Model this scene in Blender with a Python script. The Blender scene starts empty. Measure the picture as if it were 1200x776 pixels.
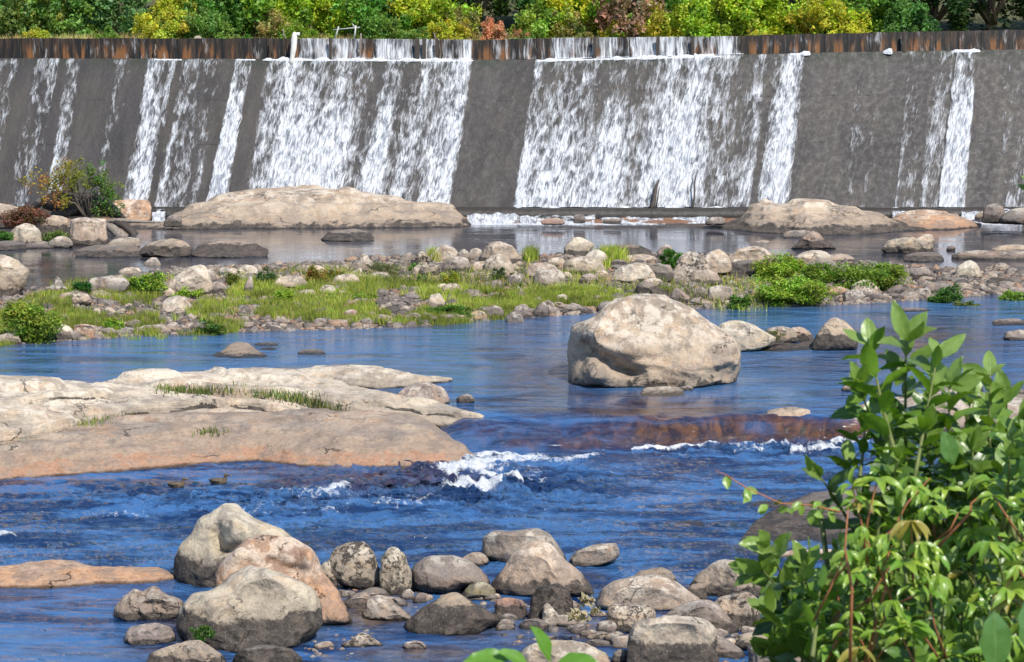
import bpy, math, random
import numpy as np
R = math.radians
SC = bpy.context.scene
COL = SC.collection
rng = np.random.default_rng(7)
random.seed(7)
F = 2400.0; PITCH = R(8.25); CAMZ = 14.0
CP, SP = math.cos(PITCH), math.sin(PITCH)
ZL, ZM, ZU = 0.0, 0.8, 1.2          # water levels: lower river, middle channel, upper pool

# ---------------------------------------------------------------- geometry of the place
def ray(px, py):
    a = (np.asarray(px, float)-600)/F; b = -(np.asarray(py, float)-388)/F
    # camera looks along +Y pitched down
    return a, CP + b*SP, -SP + b*CP
def at_z(px, py, z):
    a, y, k = ray(px, py)
    t = (z-CAMZ)/k
    return a*t, y*t, np.zeros_like(t)+z
def at_y(px, py, Y):
    a, y, k = ray(px, py)
    t = Y/y
    return a*t, y*t, CAMZ + k*t
def px_of(X, Y, Z):
    d = Y*CP - (Z-CAMZ)*SP
    u = Y*SP + (Z-CAMZ)*CP
    return 600 + F*X/d, 388 - F*u/d

# ---------------------------------------------------------------- noise
def _hash(ix, iy, iz, seed):
    h = (ix*374761393 + iy*668265263 + iz*2147483647 + seed*1274126177) & 0xFFFFFFFF
    h = ((h ^ (h >> 13))*1274126177) & 0xFFFFFFFF
    h = ((h ^ (h >> 16))*2246822519) & 0xFFFFFFFF
    return ((h ^ (h >> 15)) & 0xFFFFFF)/float(0xFFFFFF)*2-1
def vnoise(P, seed=0):
    P = np.asarray(P, float); i = np.floor(P).astype(np.int64); f = P-i
    f = f*f*f*(f*(f*6-15)+10)
    r = 0
    for dx in (0, 1):
        for dy in (0, 1):
            for dz in (0, 1):
                w = (f[..., 0] if dx else 1-f[..., 0])*(f[..., 1] if dy else 1-f[..., 1])*(f[..., 2] if dz else 1-f[..., 2])
                r = r + w*_hash(i[..., 0]+dx, i[..., 1]+dy, i[..., 2]+dz, seed)
    return r
def fbm(P, oct=4, seed=0, ridged=False):
    a, s, r = 1.0, 0.0, 0
    P = np.array(P, float)
    for o in range(oct):
        n = vnoise(P, seed+o*17)
        if ridged: n = 1-2*np.abs(n)
        r = r + a*n; s += a; a *= .5; P = P*2.03+11.7
    return r/s
def sstep(a, b, x):
    t = np.clip((x-a)/(b-a), 0, 1); return t*t*(3-2*t)

# ---------------------------------------------------------------- objects
def mesh(name, V, Fc, mat=None, parent=None, smooth=True, attrs=None, uv=None):
    V = np.asarray(V, np.float32); Fc = np.asarray(Fc, np.int32); k = Fc.shape[1]
    me = bpy.data.meshes.new(name)
    me.vertices.add(len(V)); me.vertices.foreach_set('co', V.ravel())
    me.loops.add(Fc.size); me.loops.foreach_set('vertex_index', Fc.ravel())
    me.polygons.add(len(Fc)); me.polygons.foreach_set('loop_start', np.arange(len(Fc), dtype=np.int32)*k)
    me.polygons.foreach_set('loop_total', np.full(len(Fc), k, np.int32))
    if smooth: me.polygons.foreach_set('use_smooth', np.ones(len(Fc), bool))
    for an, av in (attrs or {}).items():
        av = np.asarray(av, np.float32)
        if av.shape[1] == 3: av = np.concatenate([av, np.ones((len(av), 1), np.float32)], 1)
        me.attributes.new(an, 'FLOAT_COLOR', 'POINT').data.foreach_set('color', av.ravel())
    if uv is not None:
        l = me.uv_layers.new(name='UVMap'); l.data.foreach_set('uv', np.asarray(uv, np.float32)[Fc.ravel()].ravel())
    me.update(calc_edges=True); me.validate()
    if mat: me.materials.append(mat)
    o = bpy.data.objects.new(name, me); COL.objects.link(o)
    if parent: o.parent = parent
    return o
def tag(o, label=None, cat=None, group=None, kind=None):
    if label: o['label'] = label
    if cat: o['category'] = cat
    if group: o['group'] = group
    if kind: o['kind'] = kind
    return o
def empty(name, loc, rz=0):
    o = bpy.data.objects.new(name, None); COL.objects.link(o); o.location = loc; o.rotation_euler = (0, 0, rz)
    o.empty_display_size = .2
    return o
def grid_faces(nu, nv):
    i = np.arange(nu-1)[:, None]*nv + np.arange(nv-1)[None, :]
    i = i.ravel()
    return np.stack([i, i+nv, i+nv+1, i+1], 1)
class MB:
    """collects tubes, boxes into one mesh"""
    def __init__(s): s.V = []; s.F = []; s.n = 0
    def add(s, V, Fq):
        s.V.append(np.asarray(V, float)); s.F.append(np.asarray(Fq)+s.n); s.n += len(V)
    def tube(s, pts, rad, seg=7, rough=0, seed=0):
        pts = np.asarray(pts, float); n = len(pts); rad = np.broadcast_to(np.asarray(rad, float), (n,))
        T = np.gradient(pts, axis=0); T /= np.linalg.norm(T, axis=1)[:, None]+1e-9
        ref = np.array([0.31, .2, .93]) if abs(T[0][2]) < .9 else np.array([1, .1, 0.])
        A = np.cross(T, ref); A /= np.linalg.norm(A, axis=1)[:, None]; B = np.cross(T, A)
        th = np.arange(seg)*2*math.pi/seg
        V = pts[:, None, :] + rad[:, None, None]*(np.cos(th)[None, :, None]*A[:, None, :]+np.sin(th)[None, :, None]*B[:, None, :])
        V = V.reshape(-1, 3)
        if rough: V = V + fbm(V*6, 3, seed)[:, None]*rough*(V-np.repeat(pts, seg, 0))/rad.max()
        Fq = []
        for i in range(n-1):
            for j in range(seg):
                Fq.append((i*seg+j, i*seg+(j+1) % seg, (i+1)*seg+(j+1) % seg, (i+1)*seg+j))
        c0, c1 = len(V), len(V)+1
        V = np.concatenate([V, pts[:1], pts[-1:]])
        for j in range(0, seg):
            Fq.append((c0, (j+1) % seg, j, j)); Fq.append((c1, (n-1)*seg+j, (n-1)*seg+(j+1) % seg, (n-1)*seg+(j+1) % seg))
        s.add(V, Fq)
    def box(s, c, h):
        c = np.array(c, float); h = np.array(h, float)
        V = [c+h*np.array([x, y, z]) for x in (-1, 1) for y in (-1, 1) for z in (-1, 1)]
        s.add(V, [(0, 1, 3, 2), (4, 6, 7, 5), (0, 4, 5, 1), (2, 3, 7, 6), (0, 2, 6, 4), (1, 5, 7, 3)])
    def build(s, name, mat, parent=None, smooth=True, org=(0, 0, 0)):
        V = np.concatenate(s.V)-np.array(org); Fq = np.concatenate(s.F)
        me = bpy.data.meshes.new(name)
        me.from_pydata(V.tolist(), [], [tuple(dict.fromkeys(f)) for f in Fq.tolist()])
        if smooth: me.polygons.foreach_set('use_smooth', np.ones(len(me.polygons), bool))
        me.materials.append(mat); me.update()
        o = bpy.data.objects.new(name, me); COL.objects.link(o); o.location = org
        if parent: o.parent = parent; o.location = org
        return o

# ---------------------------------------------------------------- materials
class NT:
    def __init__(s, name):
        s.m = bpy.data.materials.new(name); s.m.use_nodes = True; s.t = s.m.node_tree; s.t.nodes.clear()
        s.out = s.n('ShaderNodeOutputMaterial')
    def n(s, typ, **kw):
        nd = s.t.nodes.new(typ)
        for k, v in kw.items(): setattr(nd, k, v)
        return nd
    def l(s, a, b): s.t.links.new(a, b)
    def setv(s, inp, v):
        if isinstance(v, bpy.types.NodeSocket): s.l(v, inp)
        elif isinstance(v, (tuple, list)) and len(v) == 3 and inp.type == 'RGBA': inp.default_value = (*v, 1)
        else: inp.default_value = v
    def math(s, op, a, b=0, c=None, clamp=False):
        nd = s.n('ShaderNodeMath', operation=op, use_clamp=clamp)
        s.setv(nd.inputs[0], a); s.setv(nd.inputs[1], b)
        if c is not None: s.setv(nd.inputs[2], c)
        return nd.outputs[0]
    def mix(s, f, a, b, blend='MIX'):
        nd = s.n('ShaderNodeMix', data_type='RGBA', blend_type=blend)
        s.setv(nd.inputs[0], f); s.setv(nd.inputs[6], a); s.setv(nd.inputs[7], b); return nd.outputs[2]
    def noise(s, vec, scale, detail=5, rough=.55, dist=0, out=0):
        nd = s.n('ShaderNodeTexNoise'); s.setv(nd.inputs['Vector'], vec)
        nd.inputs['Scale'].default_value = scale; nd.inputs['Detail'].default_value = detail
        nd.inputs['Roughness'].default_value = rough; nd.inputs['Distortion'].default_value = dist
        return nd.outputs[out]
    def voro(s, vec, scale, feature='DISTANCE_TO_EDGE', rand=1):
        nd = s.n('ShaderNodeTexVoronoi', feature=feature); s.setv(nd.inputs['Vector'], vec)
        nd.inputs['Scale'].default_value = scale; nd.inputs['Randomness'].default_value = rand
        return nd.outputs[0]
    def ramp(s, v, lo, hi, a=0., b=1., smooth=True):
        nd = s.n('ShaderNodeMapRange', interpolation_type='SMOOTHSTEP' if smooth else 'LINEAR')
        s.setv(nd.inputs[0], v); s.setv(nd.inputs[1], lo); s.setv(nd.inputs[2], hi); s.setv(nd.inputs[3], a); s.setv(nd.inputs[4], b)
        return nd.outputs[0]
    def vscale(s, v, sc):
        nd = s.n('ShaderNodeVectorMath', operation='MULTIPLY'); s.l(v, nd.inputs[0]); nd.inputs[1].default_value = sc; return nd.outputs[0]
    def vadd(s, a, b):
        nd = s.n('ShaderNodeVectorMath', operation='ADD'); s.setv(nd.inputs[0], a); s.setv(nd.inputs[1], b); return nd.outputs[0]
    def attr(s, name):
        nd = s.n('ShaderNodeAttribute', attribute_name=name); return nd
    def sep(s, c):
        nd = s.n('ShaderNodeSeparateColor'); s.l(c, nd.inputs[0]); return nd.outputs
    def bump(s, h, strength=1., dist=1., normal=None):
        nd = s.n('ShaderNodeBump'); nd.inputs['Strength'].default_value = 1
        s.setv(nd.inputs['Strength'], strength); s.setv(nd.inputs['Distance'], dist); s.setv(nd.inputs['Height'], h)
        if normal is not None: s.l(normal, nd.inputs['Normal'])
        return nd.outputs[0]
    def bsdf(s, color, rough=.7, normal=None, spec=.3, **kw):
        nd = s.n('ShaderNodeBsdfPrincipled'); s.setv(nd.inputs['Base Color'], color); s.setv(nd.inputs['Roughness'], rough)
        s.setv(nd.inputs['Specular IOR Level'], spec)
        if normal is not None: s.l(normal, nd.inputs['Normal'])
        for k, v in kw.items(): s.setv(nd.inputs[k], v)
        return nd.outputs[0]
    def done(s, sh): s.l(sh, s.out.inputs[0]); return s.m

def rock_coords(t, anis=(1, 1, 1)):
    tc = t.n('ShaderNodeTexCoord'); oi = t.n('ShaderNodeObjectInfo')
    off = t.n('ShaderNodeCombineXYZ'); t.l(t.math('MULTIPLY', oi.outputs['Random'], 91.), off.inputs[0]); t.l(t.math('MULTIPLY', oi.outputs['Random'], 57.), off.inputs[1])
    return t.vscale(t.vadd(tc.outputs['Object'], off.outputs[0]), anis), oi
def make_rock_mat(name='river_rock', layered=False, fine=1.0, stain=((.042, .036, .032), (.105, .082, .066)), sfac=.93, bleach=.8):
    t = NT(name)
    v, oi = rock_coords(t)
    base = oi.outputs['Color']; spk = oi.outputs['Alpha']
    w = t.sep(t.attr('wl').outputs['Color'])
    big = t.noise(v, .9*fine, 4, .55, .6); mid = t.noise(v, 3.0*fine, 7, .66, .4); fin = t.noise(v, 15*fine, 6, .75)
    c = t.mix(t.ramp(big, .42, .6), base, t.mix(.6, base, (.22, .17, .135)))
    och = t.noise(t.vadd(v, (7., 3., 1.)), 1.5*fine, 5, .6, .9)
    c = t.mix(t.ramp(och, .51, .60, 0, .75), c, t.mix(.35, base, (.44, .24, .12)))
    gry = t.noise(t.vadd(v, (2., 5., 9.)), 1.3*fine, 6, .65, .6)
    c = t.mix(t.ramp(gry, .49, .57, 0, .75), c, t.mix(.35, (.17, .15, .135), base))
    bl = t.math('MULTIPLY', t.ramp(t.noise(t.vadd(v, (1., 9., 4.)), 2.0*fine, 8, .7), .46, .56), t.ramp(w[0], .7, 1.25, .0, .85))
    c = t.mix(t.math('MULTIPLY', bl, bleach), c, t.mix(.25, (.77, .68, .55), base))
    # stain left by high water: a dark band whose edge wanders, with a brown fringe above it
    edge = t.math('ADD', w[0], t.math('ADD', t.math('MULTIPLY', t.math('SUBTRACT', mid, .5), .45), t.math('MULTIPLY', t.math('SUBTRACT', big, .5), .5)))
    c = t.mix(t.ramp(edge, .5, .78, .55, 0), c, t.mix(.5, stain[1], base))
    c = t.mix(t.ramp(edge, .45, .53, sfac, 0), c, t.mix(t.ramp(mid, .42, .6), stain[0], stain[1]))
    # mottling
    c = t.mix(t.ramp(fin, .36, .5, .5, 0), c, t.mix(.6, c, (.045, .04, .035)))
    c = t.mix(t.ramp(fin, .54, .66, 0, .35), c, t.mix(.4, c, (.75, .7, .6)))
    c = t.mix(t.ramp(mid, .52, .60, 0, .5), c, t.mix(.35, c, (.07, .058, .05)))
    sp = t.noise(t.vadd(v, (3., 1., 8.)), 5.0*fine, 7, .72, .4); spm = t.noise(v, 1.1*fine, 2)
    thr = t.math('SUBTRACT', .74, t.math('MULTIPLY', t.math('ADD', spk, t.math('MULTIPLY', t.math('SUBTRACT', spm, .5), 1.2)), .23))
    k = t.n('ShaderNodeMapRange'); t.l(sp, k.inputs[0]); t.l(thr, k.inputs[1]); t.l(t.math('ADD', thr, .035), k.inputs[2])
    c = t.mix(t.math('MULTIPLY', k.outputs[0], .85), c, (.028, .025, .022))
    # a few joints
    dv = t.n('ShaderNodeVectorMath', operation='ADD'); t.l(v, dv.inputs[0])
    t.l(t.vscale(t.noise(v, 1.2*fine, 5, .65, 0, 1), (1.6, 1.6, 1.6)), dv.inputs[1])
    cr = t.voro(t.vscale(dv.outputs[0], (.7, 1, 1.9 if layered else 1.2)), (.42 if layered else .5)*fine)
    crm = t.math('MULTIPLY', t.ramp(cr, 0., .011, 1, 0), t.ramp(t.noise(v, .9*fine, 3), .52, .58))
    c = t.mix(t.math('MULTIPLY', crm, .7), c, (.04, .034, .028))
    wet = t.ramp(t.math('ADD', w[1], t.math('MULTIPLY', t.math('SUBTRACT', mid, .5), .2)), .02, .10, 1, 0)
    c = t.mix(t.math('MULTIPLY', wet, .85), c, (.03, .025, .02))
    fac = t.voro(t.vadd(v, t.vscale(t.noise(v, 1.5*fine, 4, .6, 0, 1), (.5, .5, .5))), 1.5*fine, 'SMOOTH_F1')
    h = t.math('ADD', t.math('MULTIPLY', mid, .085), t.math('MULTIPLY', fin, .016))
    h = t.math('ADD', h, t.math('MULTIPLY', big, .15)); h = t.math('ADD', h, t.math('MULTIPLY', fac, .10))
    h = t.math('SUBTRACT', h, t.math('MULTIPLY', crm, .05))
    h = t.math('SUBTRACT', h, t.math('MULTIPLY', k.outputs[0], .012))
    if layered:
        z = t.noise(t.vscale(v, (.3, .3, 4.)), 1.4, 5, .6, .4); h = t.math('ADD', h, t.math('MULTIPLY', z, .12))
    return t.done(t.bsdf(c, t.ramp(wet, 0, 1, .85, .25), t.bump(h, 1., 1. if fine <= 1 else .5), .2))
MROCK = make_rock_mat(); MLEDGE = make_rock_mat('bedrock', True, .55); MSMALL = make_rock_mat('river_stone', False, 2.0)
MLEDGEO = make_rock_mat('bedrock_orange', True, .55, ((.40, .19, .10), (.34, .23, .16)), .6, .25)

def make_leaf_mat(name, trans=.35, rough=.5, spec=.25, vein=False):
    t = NT(name)
    oi = t.n('ShaderNodeObjectInfo')
    c = t.mix(1., t.attr('col').outputs['Color'], oi.outputs['Color'], 'MULTIPLY')
    tc = t.n('ShaderNodeTexCoord')
    nrm = None
    if vein:
        uvn = t.n('ShaderNodeUVMap'); s = t.n('ShaderNodeSeparateXYZ'); t.l(uvn.outputs[0], s.inputs[0])
        au = t.math('ABSOLUTE', t.math('SUBTRACT', s.outputs[0], .5))
        ph = t.math('SINE', t.math('MULTIPLY', t.math('SUBTRACT', s.outputs[1], t.math('MULTIPLY', au, .7)), 62.))
        side = t.ramp(ph, .72, 1., 0, .35); midr = t.ramp(au, .0, .045, .8, 0)
        vv = t.math('MAXIMUM', side, midr)
        c = t.mix(t.math('MULTIPLY', vv, .45), c, t.mix(.5, c, (.42, .5, .16)))
        c = t.mix(t.ramp(t.noise(tc.outputs['Object'], 55, 4), .4, .8, 0, .4), c, t.mix(.6, c, (.02, .05, .01)))
        nrm = t.bump(t.math('MULTIPLY', vv, -1.), .4, .0016)
    else:
        c = t.mix(t.ramp(t.noise(tc.outputs['Object'], 3, 3), .3, .7, .0, .35), c, t.mix(.5, c, (.03, .05, .01)))
    a = t.bsdf(c, rough, nrm, spec)
    tr = t.n('ShaderNodeBsdfTranslucent'); t.l(t.mix(1., c, (1.25, 1.3, .5), 'MULTIPLY'), tr.inputs[0])
    mx = t.n('ShaderNodeMixShader'); mx.inputs[0].default_value = trans; t.l(a, mx.inputs[1]); t.l(tr.outputs[0], mx.inputs[2])
    return t.done(mx.outputs[0])
MLEAF = make_leaf_mat('foliage'); MLEAFV = make_leaf_mat('broad_leaf', .3, .30, .6, True)

def simple(name, col, rough=.8, nscale=6, var=.5, bump=.02, anis=(1, 1, 1), dark=(.05, .04, .03)):
    t = NT(name); v, oi = rock_coords(t, anis)
    n = t.noise(v, nscale, 7, .68, .4)
    c = t.mix(t.ramp(n, .3, .72, 0, var), col, dark)
    return t.done(t.bsdf(c, rough, t.bump(n, .8, bump), .25))
MWOOD = simple('weathered_wood', (.36, .30, .24), .85, 9, .85, .03, (1, 1, 1))
MBARK = simple('bark', (.20, .155, .115), .9, 12, .7, .02)
MDARKWOOD = simple('wet_dark_wood', (.075, .06, .05), .6, 9, .7, .03)
MTWIG = simple('green_stem', (.17, .20, .06), .6, 20, .3, .002)
MREDTWIG = simple('red_stem', (.42, .16, .07), .55, 20, .35, .002)
MWHITE = simple('white_paint_post', (.78, .76, .70), .6, 7, .35, .02, dark=(.35, .3, .24))
MMETAL = simple('galvanised_pipe', (.55, .55, .53), .45, 8, .3, .005, dark=(.25, .2, .16))
MGRAVEL = None
def make_ground():
    t = NT('gravel_soil'); tc = t.n('ShaderNodeTexCoord'); v = tc.outputs['Object']
    n = t.noise(v, .8, 7, .65); p = t.voro(v, 3.2, 'F1'); p2 = t.voro(v, 9., 'F1'); f = t.noise(v, 6, 6, .7)
    c = t.mix(t.ramp(n, .35, .65), (.17, .14, .11), (.27, .235, .20))
    c = t.mix(t.ramp(f, .35, .7), t.mix(.6, c, (.06, .05, .04)), c)
    h = t.math('ADD', t.math('MULTIPLY', t.ramp(p, 0, .6, 1, 0), .09), t.math('MULTIPLY', t.ramp(p2, 0, .6, 1, 0), .03))
    return t.done(t.bsdf(c, .9, t.bump(h, 1, 1), .2))
MGRAVEL = make_ground()
MSOIL = simple('grassy_soil', (.11, .115, .045), .95, 2.5, .7, .1)
# ---------------------------------------------------------------- terrain and water
def itp(tab, x):
    t = np.array(tab, float); return np.interp(x, t[:, 0], t[:, 1])
def Yp(tab, z):
    """table of (px, py) on plane z -> table (px, Y)"""
    return [(p, float(at_z(p, q, z)[1])) for p, q in tab]
BAR_F = Yp([(-300, 405), (0, 401), (60, 399), (150, 392), (250, 387), (380, 384), (450, 382), (560, 374), (700, 364), (800, 360), (900, 357), (1000, 355), (1100, 349), (1200, 342), (1500, 336)], ZM)
BAR_B = Yp([(-300, 342), (0, 345), (60, 340), (150, 326), (200, 318), (300, 312), (400, 308), (500, 300), (900, 300), (1000, 309), (1100, 318), (1200, 322), (1500, 325)], ZU)
def pxo(X, Y): return 600 + F*X/(Y*CP+13*SP)
def barz(X, Y):
    p = pxo(X, Y); f = itp(BAR_F, p); b = itp(BAR_B, p); s = (Y-f)/(b-f)
    base = ZM + (ZU-ZM)*np.clip(s, 0, 1)
    hump = (.62-.34*sstep(860, 1000, p))*np.clip(1-np.abs(s-.5)*2, -1, 1)
    z = base + np.sign(hump)*np.abs(hump)**.8
    P = np.stack(np.broadcast_arrays(X*.6, Y*.6, 0.), -1)
    return z + .13*fbm(P, 4, 5)*sstep(-.1, .25, s)
CAS = [(-300, 72, 76), (430, 72, 76), (520, 67.6, 73), (560, 67.2, 71.4), (650, 67.4, 71.3), (720, 68.0, 70.9), (780, 68.3, 71.3), (840, 68.7, 70.7), (900, 69.0, 71.2), (960, 69.3, 70.7), (1030, 69.4, 71.1), (1500, 69.4, 70.8)]
def casf(p): return np.interp(p, [c[0] for c in CAS], [c[1] for c in CAS])
def casc(p): return np.interp(p, [c[0] for c in CAS], [c[2] for c in CAS])

def ell(px, py, cx, cy, rx, ry): return np.clip(1-np.sqrt(((px-cx)/rx)**2+((py-cy)/ry)**2), 0, 1)
def build_water():
    pys = np.concatenate([np.arange(250, 262, 2), np.arange(262, 470, 1.6), np.arange(470, 620, .8), np.arange(620, 830, 1.5)])
    pxs = np.arange(-330, 1531, 3.0)
    PX, PY = np.meshgrid(pxs, pys, indexing='ij')
    X, Y, _ = at_z(PX, PY, .6)
    p = pxo(X, Y)
    f, c = casf(p), casc(p)
    wob = .45*fbm(np.stack([X*.5, Y*.2, X*0], -1), 4, 3)+.15*fbm(np.stack([X*2.5, Y*.8, X*0], -1), 3, 13)
    t = np.clip((Y+wob-f)/(c-f), 0, 1)
    steep = sstep(640, 820, p)
    prof = (t*t*(3-2*t))*(1-steep) + (.35*t*t*(3-2*t)+.65*sstep(0, .8, t))*steep
    Z = ZM*prof
    bf, bb = itp(BAR_F, p), itp(BAR_B, p)
    Z = Z + (ZU-ZM)*sstep(.3, .7, (Y-bf)/(bb-bf))
    # real position of each point on the picture, for placing currents
    qx, qy = px_of(X, Y, Z)
    low = 1-sstep(-.2, .6, (Y-f)/(c-f)); 
    P2 = np.stack([X, Y*1.3, X*0], -1)
    chop = fbm(P2*1.1, 4, 21); chop2 = fbm(P2*2.6+5, 3, 33, True)
    rap = np.maximum(ell(qx, qy, 520, 570, 230, 42), ell(qx, qy, 300, 590, 330, 30)*.7)
    rap = np.maximum(rap, ell(qx, qy, 900, 524, 190, 16))
    calm = np.maximum(sstep(.2, .7, (Y-bf)/(bb-bf)), sstep(655, 700, qy)*.8)
    amp = low*(.06+.34*rap)*(1-calm*.9)
    Z = Z + amp*(chop+.7*chop2)*(1-.6*ell(qx, qy, 230, 566, 90, 14)**.5)
    oncas = t*(1-t)*4
    rockb = fbm(np.stack([X*1.1, Y*1.6, X*0], -1), 4, 44)
    Z = Z + oncas*.20*rockb
    # foam
    foam = np.zeros_like(X)
    def line(pts, w, s):
        nonlocal foam
        ly = np.interp(qx, [a for a, b in pts], [b for a, b in pts], left=-999, right=-999)
        n = vnoise(np.stack([X*.7, Y*.3, X*0], -1), 9)*.9+.62
        foam = np.maximum(foam, s*n*np.clip(1-np.abs(qy-ly)/w, 0, 1))
    line([(380, 580), (440, 566), (480, 560), (520, 552), (560, 548), (590, 540), (620, 537), (665, 541)], 8, 1.0)
    line([(470, 577), (500, 573), (540, 569), (590, 572)], 5, .75)
    line([(560, 536), (575, 532), (600, 535), (640, 538)], 6, 1.0)
    line([(525, 562), (560, 558), (600, 566), (612, 568)], 5, .9)
    line([(430, 578), (480, 571), (530, 572)], 7, .75)
    line([(660, 540), (690, 536), (708, 529)], 4.5, 1.0)
    line([(738, 527), (775, 524), (830, 521)], 3, .95)
    line([(830, 521), (870, 522), (930, 520), (1030, 516)], 4.5, .8)
    line([(860, 531), (880, 528), (895, 531)], 4, 1.0)
    line([(925, 530), (955, 524), (985, 528)], 6, 1.05)
    line([(990, 522), (1020, 519), (1040, 524), (1200, 520)], 7, 1.0)
    for cx, cy, rx, ry, s in ((370, 577, 45, 9, .62), (385, 600, 30, 6, .5), (5, 629, 16, 4, .9), (470, 590, 60, 8, .5), (300, 600, 60, 6, .42), (565, 545, 45, 16, .8), (620, 560, 40, 8, .5), (140, 605, 60, 6, .4)):
        foam = np.maximum(foam, s*ell(qx, qy, cx, cy, rx, ry)**.5)
    # foot of the dam
    foam = np.maximum(foam, .9*sstep(266, 262, qy)*(sstep(530, 560, qx)*(1-sstep(830, 850, qx)) + sstep(1120, 1140, qx)))
    # brown bed in the shallows, and brown reflections painted into the water colour
    sh = np.zeros_like(X)
    brn = fbm(np.stack([X*.8, Y*.5, X*0+4], -1), 4, 61)
    sh = np.maximum(sh, sstep(.03, .3, t)*(1-sstep(.50, .98, t+.22*brn))*(.30+.65*sstep(-.45, .55, brn+.8*sstep(600, 860, qx)-.3)))
    for cx, cy, rx, ry, s in ((420, 560, 170, 22, .55), (760, 480, 110, 22, .75), (120, 765, 120, 10, .35), (40, 745, 60, 6, .35),
                              (440, 715, 60, 30, 1.), (500, 765, 110, 12, .7), (600, 740, 90, 20, .6), (280, 735, 120, 30, .7), (690, 735, 50, 18, .8),
                              (340, 640, 70, 10, .4), (650, 505, 110, 12, .3), (900, 640, 90, 12, .5), (640, 445, 75, 55, .6), (1080, 400, 120, 40, .7), (600, 400, 60, 25, .35), (960, 430, 110, 22, .35)):
        sh = np.maximum(sh, np.clip(1.5*s*ell(qx, qy, cx, cy, rx, ry)**.6*(.75+.5*brn), 0, 1))
    sd = np.clip((itp(BAR_F, p)-Y)/2.2, 0, 1)       # along the island's shore
    sh = np.maximum(sh, .55*(1-sd)*(Y < 118))
    up = sstep(.25, .7, (Y-bf)/(bb-bf))
    sh = np.maximum(sh, up*.85)  # grey-brown reflection of the upper pool, also put in as colour
    rip = .55 + .8*rap + .0*X
    rip = rip*(1-.955*up)
    rip = np.where(qy > 690, rip*.55, rip)
    # calm streaks and windy streaks on the middle channel
    mid = (1-low)*(1-up)
    st = fbm(np.stack([X*.045, Y*.3, X*0], -1), 3, 71)
    rip = rip*(1-mid*(.45-.45*st)) 
    rip = rip*(1-.88*ell(qx, qy, 770, 470, 230, 45)**.5)
    rip = rip*(1-.35*ell(qx, qy, 620, 430, 110, 60)**.5)
    Z = Z + np.clip(foam, 0, 1)*low*.22*np.clip(.5+fbm(np.stack([X*2.2, Y*2.2, 0*X], -1), 4, 91), 0, 1)
    A = np.stack([foam, sh, rip], -1).reshape(-1, 3)
    V = np.stack([X, Y, Z], -1).reshape(-1, 3)
    t_ = NT('river_water')
    tc = t_.n('ShaderNodeTexCoord'); v = tc.outputs['Object']
    a = t_.sep(t_.attr('wa').outputs['Color'])
    n1 = t_.noise(t_.vscale(v, (.75, 1.0, 1)), 1.7, 4, .6, .6)
    n2 = t_.noise(t_.vscale(v, (.8, 1.2, 1)), 5.5, 4, .6, .4)
    n3 = t_.noise(t_.vscale(v, (.16, .4, 1)), 1.0, 4, .55, .3)
    h = t_.math('ADD', t_.math('MULTIPLY', n1, .42), t_.math('MULTIPLY', n2, .15))
    h = t_.math('ADD', h, t_.math('MULTIPLY', t_.noise(v, 15., 3, .6), .022))
    h = t_.math('MULTIPLY', h, t_.ramp(n3, .40, .60, .30, 1.4))
    nb = t_.bump(h, 1., a[2])
    bed_refl = t_.mix(t_.ramp(t_.noise(t_.vscale(v, (1.5, .7, 1)), 1.6, 7, .72, .6), .36, .66), (.028, .013, .006), (.16, .068, .016))
    sy = t_.n('ShaderNodeSeparateXYZ'); t_.l(v, sy.inputs[0])
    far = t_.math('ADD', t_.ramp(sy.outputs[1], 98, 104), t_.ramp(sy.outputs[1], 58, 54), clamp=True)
    bed_refl = t_.mix(far, bed_refl, t_.mix(t_.ramp(t_.noise(v, .5, 5, .6), .42, .58), (.030, .024, .020), (.075, .055, .042)))
    bed_refl = t_.mix(t_.ramp(sy.outputs[1], 56, 53), bed_refl, t_.mix(t_.ramp(t_.noise(v, 2.2, 6, .65), .42, .58), (.075, .052, .036), (.17, .125, .085)))
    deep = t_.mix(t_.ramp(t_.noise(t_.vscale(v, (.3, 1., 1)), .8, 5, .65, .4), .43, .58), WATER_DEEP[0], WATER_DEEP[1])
    deep = t_.mix(t_.math('MULTIPLY', t_.ramp(sy.outputs[1], 71, 78), t_.ramp(n3, .35, .6, .35, 1)), deep, (.060, .15, .30))  # paler middle channel: brighter sky reflection painted into the water colour
    c = t_.mix(a[1], deep, bed_refl)
    c2 = t_.mix(t_.ramp(t_.noise(v, .9, 6, .7), .4, .6), (.05, .04, .035), (.09, .07, .055))
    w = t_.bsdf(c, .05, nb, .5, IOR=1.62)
    # foam
    fz = t_.noise(t_.vscale(v, (1, .75, 1)), 4.5, 8, .72, .6)
    fk = t_.n('ShaderNodeMapRange'); t_.l(t_.math('ADD', fz, t_.math('MULTIPLY', a[0], .42)), fk.inputs[0]); fk.inputs[1].default_value = .68; fk.inputs[2].default_value = .84
    fm = t_.math('MULTIPLY', fk.outputs[0], t_.ramp(a[0], .04, .2))
    fo = t_.bsdf((.86, .88, .9), .6, t_.bump(fz, 1, .25), .3)
    mx = t_.n('ShaderNodeMixShader'); t_.l(fm, mx.inputs[0]); t_.l(w, mx.inputs[1]); t_.l(fo, mx.inputs[2])
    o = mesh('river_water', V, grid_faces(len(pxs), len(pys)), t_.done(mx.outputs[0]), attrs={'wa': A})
    o['kind'] = 'structure'
    WG.append((qx, qy, Z))
WG = []
def water_z(px, py):
    qx, qy, Z = WG[0]; return float(Z.ravel()[np.argmin((qx-px)**2+(qy-py)**2)])
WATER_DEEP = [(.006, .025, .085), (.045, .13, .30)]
build_water()

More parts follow.
